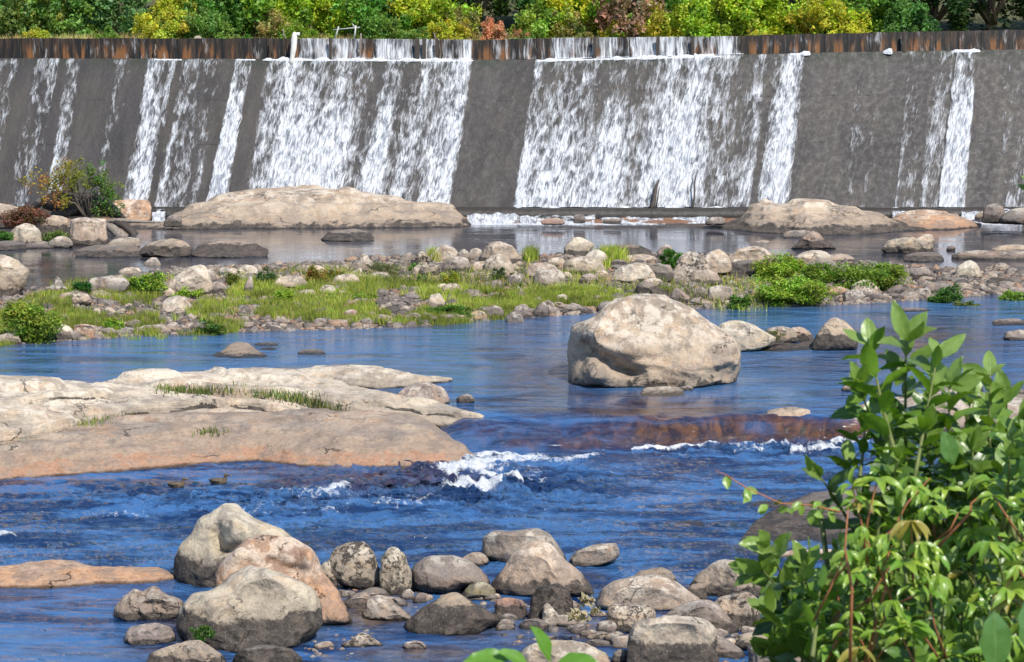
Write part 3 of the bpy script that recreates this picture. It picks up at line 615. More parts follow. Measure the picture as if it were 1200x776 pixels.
rocks('''
S l g 146 207 730 758 st=.1|low flat grey rock at the waterline below the dark brown boulder
D l t 170 268 751 792 st=.3|half-seen tan boulder at the picture bottom below the grass tuft
S l d 268 356 756 792 st=.6|dark smooth slab under the big pale boulder
S l d 376 434 688 704|flat dark rock in the gap below the black-speckled boulder
R l g 395 436 694 712|small slanted stone in the shallow pool beside the orange-brown boulder's toe
S l k 438 492 696 708|lichened flat stone behind the dull grey wedge
L l g 422 490 699 731 st=.0|dull grey wedge of rock tilted in the shallows
S l g 442 520 733 753 st=.0|flat pale grey rock beside the two-toned pyramid
S l w 508 573 743 758 st=.0|thin flat rock at the front foot of the two-toned pyramid
S l g 470 500 751 763|small flat pebble-like rock alone in the open pool
P l k 400 450 741 760 st=.1|small dark peaked rock behind the orange-tan flat rock
S l o 352 445 757 778 st=-.3|wide orange-tan flat rock at the bottom of the picture
S l t 340 392 745 758|low tan rock at the toe of the big pale boulder
D l m 540 583 682 704|mossy green-brown rock tucked beneath the round grey boulder
S l w 540 574 647 665|small brown rock behind the round grey boulder
B l r 577 617 701 727|pinkish speckled rock before the cone-shaped boulder
D l k 617 676 684 733 st=.9|dark lichen-covered round rock against the cone-shaped boulder
L l g 634 661 706 737 st=-.3|smooth grey wedge leaning on the dark lichen-covered rock
S l m 560 650 724 746|long flat mossy rock with bright green patches
L l g 545 592 712 730|grey stone behind the two-toned pyramid
D l t 598 718 749 792 st=-.1|broad tan rock behind the tip of leaf at the picture bottom
D l w 733 800 666 700 st=.4|dark brown rounded rock behind the striped cream boulder
D l t 808 905 656 704 st=.2|large pale dome boulder near the shrub's leftmost leaves
R l w 790 830 682 706 st=.5|brown wedge between the striped cream boulder and the pale dome
D l k 824 905 694 742 st=.2|white-topped boulder blotched with black, under the pale dome
D l g 768 866 705 748 st=.2|smooth grey-tan boulder below the striped cream boulder
B l k 709 770 708 743 st=.1|square speckled stone with a pink spot under the striped cream boulder
L l g 812 878 738 776 st=.1|grey sloping rock to the right of the square-shouldered boulder
D l t 860 905 741 764|small tan-topped rock under the blotched boulder
B l d 876 950 750 800 st=.1|dark angular block half hidden by the shrub at the picture bottom
D l k 888 930 690 722|white and black rock behind the shrub's lower leaves
S l g 716 742 761 778|small grey stone left of the square-shouldered boulder
S l g 640 680 756 776|small grey rock under the fallen dead leaves
S l o 793 828 610 617|tiny tan rock alone in the open blue water
S l w 872 925 587 600|small thin brown rock off the shelf behind the shrub
S l d 680 700 738 748|small dark stone by the fallen dead leaves
S l w 340 400 634 645|submerged brown rock behind the black-speckled boulder
D l k 372 396 655 692 st=.2|yellowish pitted stone wedged behind the black-speckled boulder
D l d 483 500 695 708|small dark cobble under the round grey boulder
D l g 470 486 690 704|cobble between the upright speckled boulder and the grey wedge
S l d 700 724 728 742|small flat stone behind the square speckled stone
S l w 690 712 716 724|reddish half-sunk stone under the striped cream boulder
D l t 905 960 720 752|pale rock showing through the shrub's lower leaves
B m g 751 803 453 470 st=-.3|low pitted dome rock in front of the huge boulder
S m g 794 813 452 459|small slab at the foot of the huge boulder
D m t 890 936 382 404 st=.3|tan rounded rock with a tuft of weed beyond the huge boulder
D m t 915 953 383 402 st=.4|tan rock in the line between the weedy rock and the cone boulder
S m d 880 948 402 414 st=.6|dark wet slab at the waterline of the rock line
S m d 930 1006 397 412 st=.6|dark low slab under the smooth pale cone boulder
P m w 243 320 400 423 st=.1|lone brown peaked rock in the channel below the grassy island
S m d 298 328 401 406|thin dark stone just behind the lone peaked rock
S m d 348 382 409 417|thin dark stone right of the lone peaked rock
S m w 305 325 407 411|tiny stone awash between two thin dark stones
S m w -10 48 442 452|thin brown rock awash beyond the bleached slab
D m g 458 531 449 476 st=.0|rounded grey lump of rock beside the tip of the bleached slab
S m d 534 556 462 473|tiny dark stone off the tip of the bleached slab
S m g 1163 1204 373 383|flat grey rock in the channel near the photo's edge, farther of two
S m g 1176 1210 386 400|flat grey rock in the channel near the photo's edge, nearer of two
S m w 985 1012 450 459|small flat brown rock at the shrub's top leaves
B m r 1128 1152 434 461|reddish block above the pinkish ledge behind the shrub
S m d 1178 1202 455 464|small dark stone above the pinkish ledge
S m d 1045 1092 361 366|thin dark bar of rock awash below the large shrub mass
S u t 162 228 280 303 st=.55|thick pale slab with tan top in the pool below the sapling
S u t 224 318 283 303 st=.6|longest flat pale slab in the pool, right of the thick slab
S u d 84 172 287 303|broad dark flat rock in the pool below the square block
S u g 376 443 268 284 st=.5|low dark rock with a pale top alone in the upper pool
P u w 926 980 271 293 st=.5|brown pyramid rock in the pool below the grey ledge
S u d 917 955 269 280|thin dark slab behind the brown pyramid rock
S u d 1058 1108 295 308|dark flat slab beside the pitted tan boulder
S u d 1109 1120 288 294|tiny dark stone in the white reflection
D u t 1158 1215 286 301|low tan dome on the dark slab near the picture edge
B u o 128 180 234 260 st=-.2|smooth rust-streaked boulder between the sapling and the long ledge
D u t -25 36 239 268|tan boulder behind the reddish shrub
D u t 44 86 252 278|pale cracked rock between the reddish shrub and the square block
D u p 10 50 261 288|light egg-shaped rock below the reddish shrub
S u d -10 32 282 294|dark flat rock at the waterline under the green clump
S u d 28 66 283 292|small dark slab below the light egg-shaped rock
S u g 56 86 277 292|grey slab left of the square block
S u w 124 168 278 292|brown flat rock under the driftwood stack
D d d 1150 1180 238 262|dark rock in the white water at the dam foot near the picture edge
D d w 1142 1160 248 258|brown rock at the foot of the strongest narrow fall
D d d 1172 1230 243 264|wide dark rock at the dam foot, last before the picture edge
S d w 706 728 256 263|dark brown wet rock under the broadest fall
B d d 672 686 251 262|black squarish rock in the foot of the broadest fall
S d r 632 662 255 264|rust-coloured wet rock in the spray below the broadest fall
S d d 826 850 254 264|dark slab at the end of the foam line
D d d 192 214 252 266|dark stone at the small chute beside the long ledge
P b d 55 80 324 344|dark pyramid stone left of the small round bush
S b d 50 82 334 348|flat dark stone under the dark pyramid stone
S b d 100 152 323 344|wide flat dark rock right of the small round bush
D b t 131 149 327 346|roundish tan rock against the bright bush
S b t 138 168 313 324|flat pale rock behind the bright bush
S b w 66 92 343 353|low tan stone below the small round bush
S b t 84 108 343 358|pale stone just right of the low tan stone
S b w 105 128 340 350|brown flat stone at the edge of the grass
D b g 167 190 302 319|grey rock on the crest behind the bright bush
R b p 187 248 310 348 st=.2|big pale weathered boulder right of the bright bush
S b t 170 206 336 349|flat pale rock at the bright bush's foot
D b p 185 228 347 368 st=.1|pale rounded boulder sitting in the grass
D b p 107 119 361 373|small pale stone in grass, twin of the wider one beside it
D b p 117 138 360 374|wider pale stone in grass beside its smaller twin
P b p 28 62 364 390|pointed white-topped boulder among the left shrubs
S b p 42 90 379 400 st=-.1|large smooth cream boulder at the island's waterline
B b o 86 112 380 399|half orange half grey block beside the smooth cream boulder
S b d 16 46 384 397|dark rock between pointed boulder and water
S b t -6 25 390 406|pale tan rock at the waterline near the picture edge
D b g 120 140 366 388|brown rock partly buried in the grass
R b g 136 166 374 390|grey wedge at the water by the grass
S b d 132 162 384 394|dark flat rock at the waterline, grass behind
D b d 223 249 377 392|dark grey rock beside the overhanging weed clump
L b p 283 366 361 387 st=.2|big pale wedge with dark patch, sloping to the water
S b r 272 294 378 387|small reddish rock left of the pale wedge
D b g 240 268 330 346|grey rock in the middle of the rubble
D b g 232 256 315 331|grey boulder next to the weathered boulder
D b t 262 282 314 331|tan stone behind the slanted weed clump
D b p 277 304 310 325 st=-.2|smooth white round boulder on the crest
R b g 284 297 322 346|narrow upright grey stone
S b t 320 360 323 337|flat pale rock before the yellow-red bush
S b p 348 372 339 348|low white stone in the grass
S b p 374 394 334 345|pale stone right of the yellow-red bush
P b t 402 450 297 322 st=.2|long sloping tan boulder with a small peak
S b t 388 422 321 335|flat tan rock below the long sloping boulder
S b g 430 460 318 330|flat speckled rock in the weeds
P b k 476 511 294 313|dark lichened peak on the island crest
D b t 502 540 287 308 st=-.1|pale tan boulder right of the dark peak
D b g 534 551 292 307|grey boulder behind the round grey one
D b g 547 567 290 306 st=.1|round grey rock against the big two-toned boulder
D b g 518 554 301 322|brown-grey boulder in the rubble below the round grey rock
D b t 548 576 306 323|tan boulder below the two-toned boulder
B b k 490 518 310 326|lichened block beside the yellow plant
S b k 540 582 319 331|flat speckled rock at the back edge of the grass
S b w 517 542 332 343|flat weathered stone in the grass
D b t 500 522 344 360|squat mottled boulder alone in the grass
D b r 401 420 351 364|round pinkish stone on top of a red one
S b r 402 421 362 377|smooth red stone under the round pinkish stone
S b t 414 433 374 383|flat tan stone at the waterline by the red stone
L b t 438 474 368 382|slanted tan slab at the shore
S b g 472 498 367 380|low grey shore stone
L b g 490 525 366 378|slanted grey shore stone
L b w 526 552 365 377|brownish tilted shore slab
S b y 550 572 364 377|bright orange-yellow stone at the shore
D b t 565 604 297 322 st=.2|boulder leaning under the big two-toned boulder
D b t 614 654 307 325 st=-.1|smooth light boulder left of the tall sharp boulder
D b g 624 664 314 338|flat-topped grey boulder below the smooth light boulder
D b d 594 614 321 335|small round dark boulder
D b t 640 664 301 314|tan stone with weeds behind the smooth light boulder
D b p 682 714 293 314 st=.2|rounded pale boulder before the grass tuft
D b t 658 711 300 323 st=.3|bulky weathered boulder below the sharp-topped boulder
D b g 678 702 320 334|light stone below the bulky weathered boulder
D b t 696 714 317 328|small round tan stone
D b p 712 776 308 334 st=.1|big smooth pale egg-shaped boulder in the rubble
S b g 714 738 304 318|grey boulder behind the egg-shaped one
B b g 758 790 309 332 st=.6|grey block between the egg boulder and the green bush
D b g 770 792 286 304|grey stone peeping behind the dense green bush
D b w 705 765 286 304 st=.6|low brown rock at the pool's edge behind the grass tuft
S b t 726 772 298 309|flat pale rock at the pool's edge
D b p 648 669 345 360 st=-.2|pale round stone topping the shore wall
S b t 644 663 354 366|tan slab under the pale round stone
D b d 568 592 358 377|dark shore boulder next to the orange-yellow stone
D b d 592 614 365 380|dark blocky stone touching the water
D b d 598 624 357 375|dark shore boulder in the middle of the shore wall
R b d 619 644 354 374|dark leaning shore boulder
D b d 633 651 352 368|dark stone behind the leaning one
D b g 660 684 355 370|grey shore stone right of the tan slab
D b w 690 709 346 361|brown stone on the bank behind the shore wall
S b d 699 726 352 368|dark flat shore stone near the huge boulder
S b d 714 738 349 366|dark shore stone nearest the huge boulder's top
L b g 785 818 337 362|slanting dark slab right of the huge boulder's top
B b g 828 860 335 359 st=.2|squarish grey block at the shore, weeds on both sides
L b g 744 790 329 352 st=.6|dark sloping slab above the huge boulder
S b t 750 778 326 338|small slab on the rubble
D b k 786 818 311 333 st=.2|mottled boulder before the craggy pair
D b t 806 847 315 336 st=.4|tan-capped boulder at the feet of the craggy pair
D b t 818 859 292 323 st=.3|smooth arched boulder with ring-shaped markings
D b t 850 908 289 312 st=.1|wide smooth pinkish-tan boulder
R b t 856 908 281 296 st=.2|sharp-backed tan rock at the pool's edge
S b d 845 902 305 324 st=.9|dark slab in the shade of the wide tan boulder
S b g 838 882 319 332 st=.8|low slab stepping down to the weeds
S b p 903 932 317 329|pale stone showing among the dense shrubs
D b p 930 978 293 310 st=.1|pale low boulder behind the shrubs
S b t 962 1002 297 310|tan low rock behind the shrub mass
D b p 995 1032 327 347 st=.1|pale boulder at the shore under the shrubs
B b d 988 1012 340 357|dark shore block right of the shrubs
S b o 968 994 336 350|tan-orange layered rock under the shrubs
L b d 1008 1036 338 354|dark angular shore rock
R b d 1024 1062 334 352|dark angular rock in the middle of the far shore
R b g 1058 1094 336 352|grey angular shore rock
S b d 1078 1122 330 349|long dark shore rock
D b g 1066 1094 313 330|brown stone behind the shore rocks
D b p 1118 1150 305 328|cracked pale boulder behind the feathery bush
D b p 1127 1152 317 332|low pale stone under the cracked boulder
D b k 1149 1191 307 331 st=.1|dark lichen-patched boulder near the picture edge
S b g 1146 1193 325 342|long grey slab below the lichen-patched boulder
S b w 1000 1046 311 330|brown rock hidden in the shrub mass
''')

# rubble: smaller stones whose places are much alike
SR = np.random.default_rng(99)
def rubble(n, label, group, pxr, fy, size, cols, name='stone'):
    protos = []
    for i in range(n):
        px = SR.uniform(*pxr); py = fy(px); w = SR.uniform(*size)
        z = 1.3
        for _ in range(5):
            X, Y, _z = at_z(px, py, z); z = max(float(barz(X, Y)), ZM)
        if len(protos) < 7:
            T = 'DBSPLRE'[len(protos)]
            o = rock(name, label, tpl(T, px-w/2, px+w/2, py-w*.55, py, SR), barz, SR.choice(cols), 'stone', group, 4, mat=MSMALL)
            protos.append((o, w)); continue
        p, pw = protos[SR.integers(len(protos))]
        o = p.copy(); COL.objects.link(o); s = w/pw
        o.scale = (s*SR.uniform(.8, 1.25), s*SR.uniform(.8, 1.2), s*SR.uniform(.7, 1.15)); o.rotation_euler = (SR.uniform(-.15, .15), SR.uniform(-.2, .2), SR.uniform(-.6, .6))
        o.location = (float(X), float(Y)+.3, z)
        cc = np.array(COLS[SR.choice(cols)]); cc[:3] *= SR.uniform(.8, 1.15); o.color = cc
def shore(px): return itp([(-30, 403), (60, 400), (150, 392), (250, 387), (380, 384), (450, 382), (560, 375), (700, 365), (800, 360), (900, 357), (1000, 355), (1100, 349), (1210, 342)], px)
rubble(185, 'small angular stone packed along the island waterline facing the camera', 'small stones of the island waterline', (-20, 1200), lambda p: shore(p)-abs(SR.normal(0, 3.0))+1, (9, 24), ['g', 'd', 'd', 'w', 'g', 'd', 't'])
rubble(85, 'small stone among the rubble at the back of the island by the upper pool', 'small stones at the back of the island', (200, 900), lambda p: itp([(200, 330), (400, 322), (560, 322), (900, 318)], p)+SR.normal(0, 7), (9, 20), ['t', 'g', 'p', 't', 'w', 'g'])
rubble(24, 'small stone scattered between the weeds at the far right shore of the island', 'small stones of the far shore', (960, 1200), lambda p: itp([(960, 342), (1200, 330)], p)+SR.normal(0, 6), (9, 18), ['g', 'd', 'w', 't'])
rock('rock', 'tan rock lump on the lip of the brown cascade', [(900, 482), (912, 479), (930, 478), (948, 481), (950, 492), (948, 512), (925, 518), (908, 512), (898, 490)], .2, 't', 'rock', G['m'], 5, thick=1.0, m=3, stain=.3, facets=3, seed=321, by=512, lean=1.1)
def gravel(name, label, n, pick, size, seed):
    rg = np.random.default_rng(seed); B, Fb = ico(2); P = pick(n, rg); n = len(P)
    s = rg.uniform(*size, n)*np.where(rg.random(n) < .15, 1.8, 1); nb = len(B)
    d = B[None]*(1+.35*rg.normal(size=(n, nb, 1))*.6)
    th = rg.uniform(0, 6.28, n); c, sn = np.cos(th), np.sin(th)
    d = d*rg.uniform(.6, 1.25, (n, 1, 3))*np.array([1.1, .9, .62])
    x = d[..., 0]*c[:, None]-d[..., 1]*sn[:, None]; y = d[..., 0]*sn[:, None]+d[..., 1]*c[:, None]
    V = np.stack([x, y, d[..., 2]], -1)*s[:, None, None]+P[:, None]
    F_ = (np.arange(n)[:, None, None]*nb+Fb[None]).reshape(-1, 3)
    k = rg.integers(0, 6, n); pal = np.array([(.34, .28, .225), (.22, .18, .15), (.42, .34, .26), (.13, .11, .10), (.38, .24, .16), (.27, .23, .20)])
    col = pal[k]*rg.uniform(.75, 1.15, (n, 1)); C0 = np.array([*P.mean(0)[:2], 0])
    o = mesh(name, V.reshape(-1, 3)-C0, F_, MPEB, smooth=False, attrs={'col': np.repeat(col, nb, 0)}); o.location = C0; tag(o, label, 'gravel', None, 'stuff')
tt = NT('pebbles'); vv = tt.n('ShaderNodeTexCoord').outputs['Object']; cc_ = tt.attr('col').outputs['Color']; nn_ = tt.noise(vv, 7, 6, .7)
MPEB = tt.done(tt.bsdf(tt.mix(tt.ramp(nn_, .4, .6, .55, 0), cc_, (.06, .05, .042)), .85, tt.bump(nn_, .8, .05), .2))
def bar_pick(n, rg):
    px = rg.uniform(-60, 1260, n); s = np.clip(rg.beta(.8, .8, n)*1.1-.04, -.03, 1.03); Y = itp(BAR_F, px)*(1-s)+itp(BAR_B, px)*s
    X = (px-600)/F*(Y*CP+13*SP); return np.stack([X, Y, barz(X, Y)+.01], -1)
gravel('gravel', 'mixed grey and brown gravel and rubble covering the river island', 15000, bar_pick, (.07, .22), 5)
def near_pick(n, rg):
    bx = [(390, 480, 690, 725), (480, 620, 690, 735), (590, 700, 725, 758), (700, 770, 730, 776), (840, 900, 740, 776), (330, 440, 735, 776)]
    k = rg.integers(0, 6, n); b = np.array(bx)[k]; px = rg.uniform(b[:, 0], b[:, 1]); py = rg.uniform(b[:, 2], b[:, 3]); X, Y, Z = at_z(px, py, 0.); return np.stack([X, Y, Z-.02], -1)
gravel('gravel', 'wet brown gravel breaking the shallow water between the near boulders', 170, near_pick, (.04, .10), 6)
def rubble_l(n, label, group, boxes, size, cols):
    protos = []
    for i in range(n):
        x0, x1, y0, y1 = boxes[SR.integers(len(boxes))]; px, py = SR.uniform(x0, x1), SR.uniform(y0, y1); w = SR.uniform(*size)
        X, Y, _z = at_z(px, py, 0.)
        if len(protos) < 5:
            protos.append((rock('cobble', label, tpl('SDSBS'[len(protos)], px-w/2, px+w/2, py-w*.5, py, SR), ZL, SR.choice(cols), 'cobble', group, 4, mat=MSMALL), w)); continue
        p, pw = protos[SR.integers(len(protos))]; o = p.copy(); COL.objects.link(o); s = w/pw
        o.scale = (s, s*SR.uniform(.8, 1.2), s*SR.uniform(.5, 1.)); o.rotation_euler = (0, 0, SR.uniform(-1, 1)); o.location = (float(X), float(Y)+.2, -.02)
        cc = np.array(COLS[SR.choice(cols)]); cc[:3] *= SR.uniform(.8, 1.1); o.color = cc
rubble_l(30, 'mid-sized grey-brown rock packed in between the larger near boulders', 'filler rocks between the near boulders', [(484, 620, 700, 736), (590, 700, 702, 742), (700, 780, 738, 776), (830, 900, 735, 776), (372, 430, 690, 716), (434, 480, 692, 714)], (22, 42), ['w', 'd', 'g', 'd', 'k'])
rubble_l(60, 'wet cobble barely breaking the shallow water among the near boulders', 'cobbles of the near shallows', [(390, 480, 690, 720), (500, 620, 690, 730), (590, 700, 725, 755), (700, 760, 735, 776), (840, 900, 740, 776), (330, 420, 738, 772)], (10, 28), ['w', 'd', 'd', 'g', 'd'])
# ---------------------------------------------------------------- the dam
YT, YB = 149.0, 143.2     # crest and toe of the sloping face
TOP = [(-200, 68), (300, 69), (560, 70), (640, 70), (800, 66), (870, 64), (1000, 61), (1200, 58), (1400, 54)]
BRD = [(-200, 45), (300, 45), (560, 47), (640, 45), (860, 43), (900, 41), (1040, 38), (1200, 35), (1400, 31)]
def face_pt(u, v, off=0.):
    """u = px at the crest, v = 0 crest .. 1 toe"""
    pyt = itp(TOP, u); Xt, _, Zt = at_y(u, pyt, YT)
    Xb, _, Zb = at_y(u-38, 244, YB)
    w = v+.05*np.sin(v*math.pi)*0
    # gentle ogee: rounded at the crest
    Y = YT+(YB-YT)*(1-(1-v)**.94) - .0
    Z = Zt+(Zb-Zt)*v
    X = Xt+(Xb-Xt)*v
    return np.stack([X, Y-off*.87, Z+off*.5], -1)
def mat_face():
    t = NT('wet_dam_concrete'); tc = t.n('ShaderNodeTexCoord'); uv = tc.outputs['UV']; v = tc.outputs['Object']
    st = t.noise(t.vscale(uv, (.5, .09, 1)), 1., 6, .6, .4); st2 = t.noise(t.vscale(uv, (1.4, .2, 1)), 1., 5, .6); f = t.noise(uv, 2.2, 8, .72); g = t.noise(uv, .35, 5, .6)
    c = t.mix(t.ramp(st, .42, .58), (.034, .030, .029), (.064, .056, .052))
    c = t.mix(t.ramp(g, .42, .58, 0, .7), c, (.066, .056, .047))
    c = t.mix(t.ramp(st2, .42, .56, .35, 0), c, (.028, .025, .024))
    c = t.mix(t.ramp(f, .52, .7, 0, .22), c, (.10, .09, .08))
    lines = t.noise(t.vscale(uv, (.08, 1.3, 1)), 1., 4, .6)
    c = t.mix(t.ramp(lines, .56, .62, 0, .3), c, (.04, .036, .034))
    s0 = t.n('ShaderNodeSeparateXYZ'); t.l(uv, s0.inputs[0])
    jl = t.math('ADD', s0.outputs[1], t.math('MULTIPLY', t.noise(uv, .6, 3), .35)); jt = t.ramp(t.math('ABSOLUTE', t.math('SUBTRACT', t.math('FRACT', t.math('MULTIPLY', jl, .29)), .5)), .480, .494)
    c = t.mix(t.math('MULTIPLY', jt, t.ramp(t.noise(uv, .5, 3), .45, .6, 0, .75)), c, (.022, .02, .018))
    wt = t.noise(t.vscale(uv, (.28, .05, 1)), 1., 5, .65)
    c = t.mix(t.ramp(wt, .5, .58, 0, .45), c, (.030, .027, .028))
    # slime under the crest
    s = t.n('ShaderNodeSeparateXYZ'); t.l(uv, s.inputs[0])
    c = t.mix(t.math('MULTIPLY', t.ramp(s.outputs[1], 1.2, .1), t.ramp(st, .4, .6)), c, (.028, .032, .022))
    sp = t.noise(uv, 9, 3); c = t.mix(t.ramp(sp, .70, .74, 0, .5), c, (.35, .33, .3))
    return t.done(t.bsdf(c, t.ramp(f, .3, .7, .35, .7), t.bump(f, .8, .07), .3))
def mat_boards():
    t = NT('stained_flashboards'); tc = t.n('ShaderNodeTexCoord'); uv = tc.outputs['UV']
    a = t.noise(t.vscale(uv, (1.3, .25, 1)), 1., 5, .6, .2); b = t.noise(t.vscale(uv, (2.6, .5, 1)), 1., 4, .6, .3); s = t.n('ShaderNodeSeparateXYZ'); t.l(uv, s.inputs[0])
    low = t.ramp(s.outputs[1], .15, .75)
    c = t.mix(t.ramp(b, .42, .6), (.007, .006, .005), (.035, .022, .013))
    c = t.mix(t.math('MULTIPLY', t.ramp(a, .50, .58), t.math('MULTIPLY', low, t.ramp(b, .42, .54, .15, .9))), c, (.15, .062, .018))
    c = t.mix(t.ramp(t.noise(t.vscale(uv, (5, .7, 1)), 1., 4), .60, .68, 0, .2), c, (.30, .27, .22))
    fr = t.math('FRACT', t.math('MULTIPLY', s.outputs[0], .62)); gap = t.ramp(t.math('ABSOLUTE', t.math('SUBTRACT', fr, .5)), .475, .49)
    c = t.mix(t.math('MULTIPLY', gap, .5), c, (.005, .004, .004))
    return t.done(t.bsdf(c, .45, t.bump(t.math('SUBTRACT', b, gap), .8, .06), .4))
def mat_fall(name, dens=1.0, sx=2.7, sy=.85):
    t = NT(name); uv = t.n('ShaderNodeTexCoord').outputs['UV']; a = t.sep(t.attr('dens').outputs['Color'])
    skew = t.n('ShaderNodeVectorMath', operation='ADD'); t.l(uv, skew.inputs[0])
    t.l(t.vscale(t.noise(t.vscale(uv, (.9, .5, 1)), 1.2, 3, .5, 0, 1), (.5, .9, 0)), skew.inputs[1]); q = skew.outputs[0]
    n1 = t.noise(t.vscale(q, (sx, sy, 1)), 1., 7, .68, .5)
    n2 = t.noise(t.vscale(q, (sx*3.2, sy*1.9, 1)), 1., 6, .72, .5)
    sc = t.voro(t.vscale(q, (2.2, 1.1, 1)), 1., 'F1')
    n = t.math('ADD', t.math('ADD', t.math('MULTIPLY', n1, .60), t.math('MULTIPLY', n2, .46)), t.math('MULTIPLY', sc, .20))
    th = t.math('SUBTRACT', 1.04, t.math('MULTIPLY', a[0], .66*dens))
    k = t.n('ShaderNodeMapRange'); t.l(n, k.inputs[0]); t.l(t.math('SUBTRACT', th, .15), k.inputs[1]); t.l(t.math('ADD', th, .12), k.inputs[2]); 
    al = t.math('MULTIPLY', k.outputs[0], t.ramp(n2, .38, .62, .48, .95))
    col = t.mix(t.ramp(n, .50, .70), (.36, .39, .44), (.80, .81, .83))
    sh = t.bsdf(col, .55, t.bump(n, 1., .22), .3)
    tr = t.n('ShaderNodeBsdfTransparent'); mx = t.n('ShaderNodeMixShader'); t.l(al, mx.inputs[0]); t.l(tr.outputs[0], mx.inputs[1]); t.l(sh, mx.inputs[2])
    return t.done(mx.outputs[0])
MFACE, MBOARD, MFALL = mat_face(), mat_boards(), mat_fall('falling_water')
dam = tag(empty('dam', (0, YT, 8)), 'long sloping concrete dam spillway topped with rust-stained wooden flashboards', 'dam')
def rel(V, o): return np.asarray(V)-np.array(o.location)
def dam_parts():
    us = np.arange(-240, 1441, 12.); vs = np.linspace(0, 1, 40)
    U, V = np.meshgrid(us, vs, indexing='ij')
    P = face_pt(U, V); P = P+(.05*fbm(P*.7, 4, 8))[..., None]*np.array([0, -1, .3])
    uv = np.stack([(U-600)*YT/F, V*11.5], -1)
    mesh('spillway_face', rel(P.reshape(-1, 3), dam), grid_faces(len(us), len(vs)), MFACE, dam, uv=uv.reshape(-1, 2))
    # flashboards with thickness
    X0, _, Z0 = at_y(us, itp(TOP, us), YT); _, _, Z1 = at_y(us, itp(BRD, us), YT+.4)
    Z1 = Z1+.03*vnoise(np.stack([us*.3, us*0, us*0], -1))
    prof = [(.45, 0), (.45, 1.), (.62, 1.), (.62, -.1)]
    P = np.zeros((len(us), 6, 3)); uv = np.zeros((len(us), 6, 2))
    ys = [.05, .45, .45, .66, .66, .66]; zs = [0, 0, 1, 1, 0, -.5]
    for j in range(6):
        P[:, j] = np.stack([X0, YT+ys[j]+0*us, Z0+(Z1-Z0)*zs[j]], -1); uv[:, j, 0] = X0; uv[:, j, 1] = 1-zs[j]+(.0 if j else .3)
    mesh('flashboards', rel(P.reshape(-1, 3), dam), grid_faces(len(us), 6), MBOARD, dam, smooth=False, uv=uv.reshape(-1, 2))
    # toe step
    A, B = face_pt(us, np.ones_like(us)), None
    P = np.zeros((len(us), 4, 3)); 
    for j, (dy, dz) in enumerate([(.1, .05), (-1.5, 0.), (-1.6, -.45), (-1.6, -1.6)]):
        P[:, j] = A+np.array([0, dy, dz])
    P = P + (.06*fbm(P*1.2, 3, 4))[..., None]
    mesh('toe_step', rel(P.reshape(-1, 3), dam), grid_faces(len(us), 4), MDARKSTEP, dam, smooth=False)
MDARKSTEP = simple('wet_toe_step', (.06, .052, .045), .4, 2.5, .7, .08, dark=(.02, .018, .016))
dam_parts()
def fall(label, u0, u1, b0, b1, s, v0=0., edge=.2, vprof=None, colprof=None, seed=0):
    """a sheet of water sliding down the face: u0..u1 at the crest, b0..b1 (px at the toe, +38 = crest px)"""
    w = max(u1-u0, b1-b0)
    nu = max(10, int(w/2.2)); nv = 90
    a = np.linspace(0, 1, nu)[:, None]; v = np.linspace(v0, 1.0, nv)[None, :]
    U = (u0+(u1-u0)*a)*(1-v)+((b0+38)+(b1-b0)*a)*v
    V = v+0*a
    m = U*YT/F; L = V*11.5
    thick = .06+.07*(fbm(np.stack([m*1.6, L*.35, 0*m+seed], -1), 4, seed)+.5)
    P = face_pt(U, V, .0)+np.stack([0*U, -.08-thick*1.0, .05+thick*.5], -1)
    e = sstep(0, edge, a)*sstep(0, edge, 1-a)+0*V
    e = e*(.75+.5*fbm(np.stack([m*.9, L*.12, 0*m+seed*3], -1), 3, seed+3))
    if vprof: e = e*np.interp(V, [p[0] for p in vprof], [p[1] for p in vprof])
    if colprof: e = e*np.interp(a+0*V, np.linspace(0, 1, len(colprof)), colprof)
    big = fbm(np.stack([m*.28, L*.10, 0*m+seed], -1), 3, seed+7)
    D = np.clip(s*e*(1+.28*big), 0, 1.25)
    D = D*sstep(v0, v0+.015, V)+ .0
    D = np.maximum(D, (V > .985)*.5*(s > .3)*e)
    C0 = P.reshape(-1, 3).mean(0)
    o = mesh('waterfall', P.reshape(-1, 3)-C0, grid_faces(nu, nv), MFALL, attrs={'dens': np.stack([D, D, D], -1).reshape(-1, 3)}, uv=np.stack([m+seed*7., L], -1).reshape(-1, 2))
    o.location = C0; tag(o, label, 'waterfall', 'streams of water running down the dam')
VP = [(0, 1.), (.05, .78), (.2, .80), (.4, .95), (.7, 1.06), (1, 1.06)]
VF = [(0, .95), (.1, .72), (.3, .76), (.6, .9), (1, 1.0)]
fall('faint veil of water at the picture edge, leftmost on the dam', -10, 28, -50, -8, .62, vprof=VF, seed=1)
fall('thin broken veil above the sapling', 38, 76, 2, 44, .62, vprof=VF, seed=2)
fall('thin narrow trickle above the sapling crown', 76, 100, 50, 74, .62, vprof=VF, seed=3)
fall('barely visible trickle between the sapling and the first strong fall', 132, 158, 106, 140, .48, vprof=VF, seed=4)
fall('strong narrow white fall ending behind the rust-streaked boulder', 170, 213, 137, 178, .93, vprof=[(0, .9), (.15, .75), (.4, .95), (1, 1.)], seed=5)
fall('wide thin lacy veil between the two strong narrow falls left of the broad one', 208, 270, 174, 238, .62, vprof=VF, seed=6)
fall('strong narrow white fall ending behind the long humped ledge', 274, 300, 238, 268, 1.02, vprof=[(0, .8), (.2, .95), (1, 1.08)], seed=7)
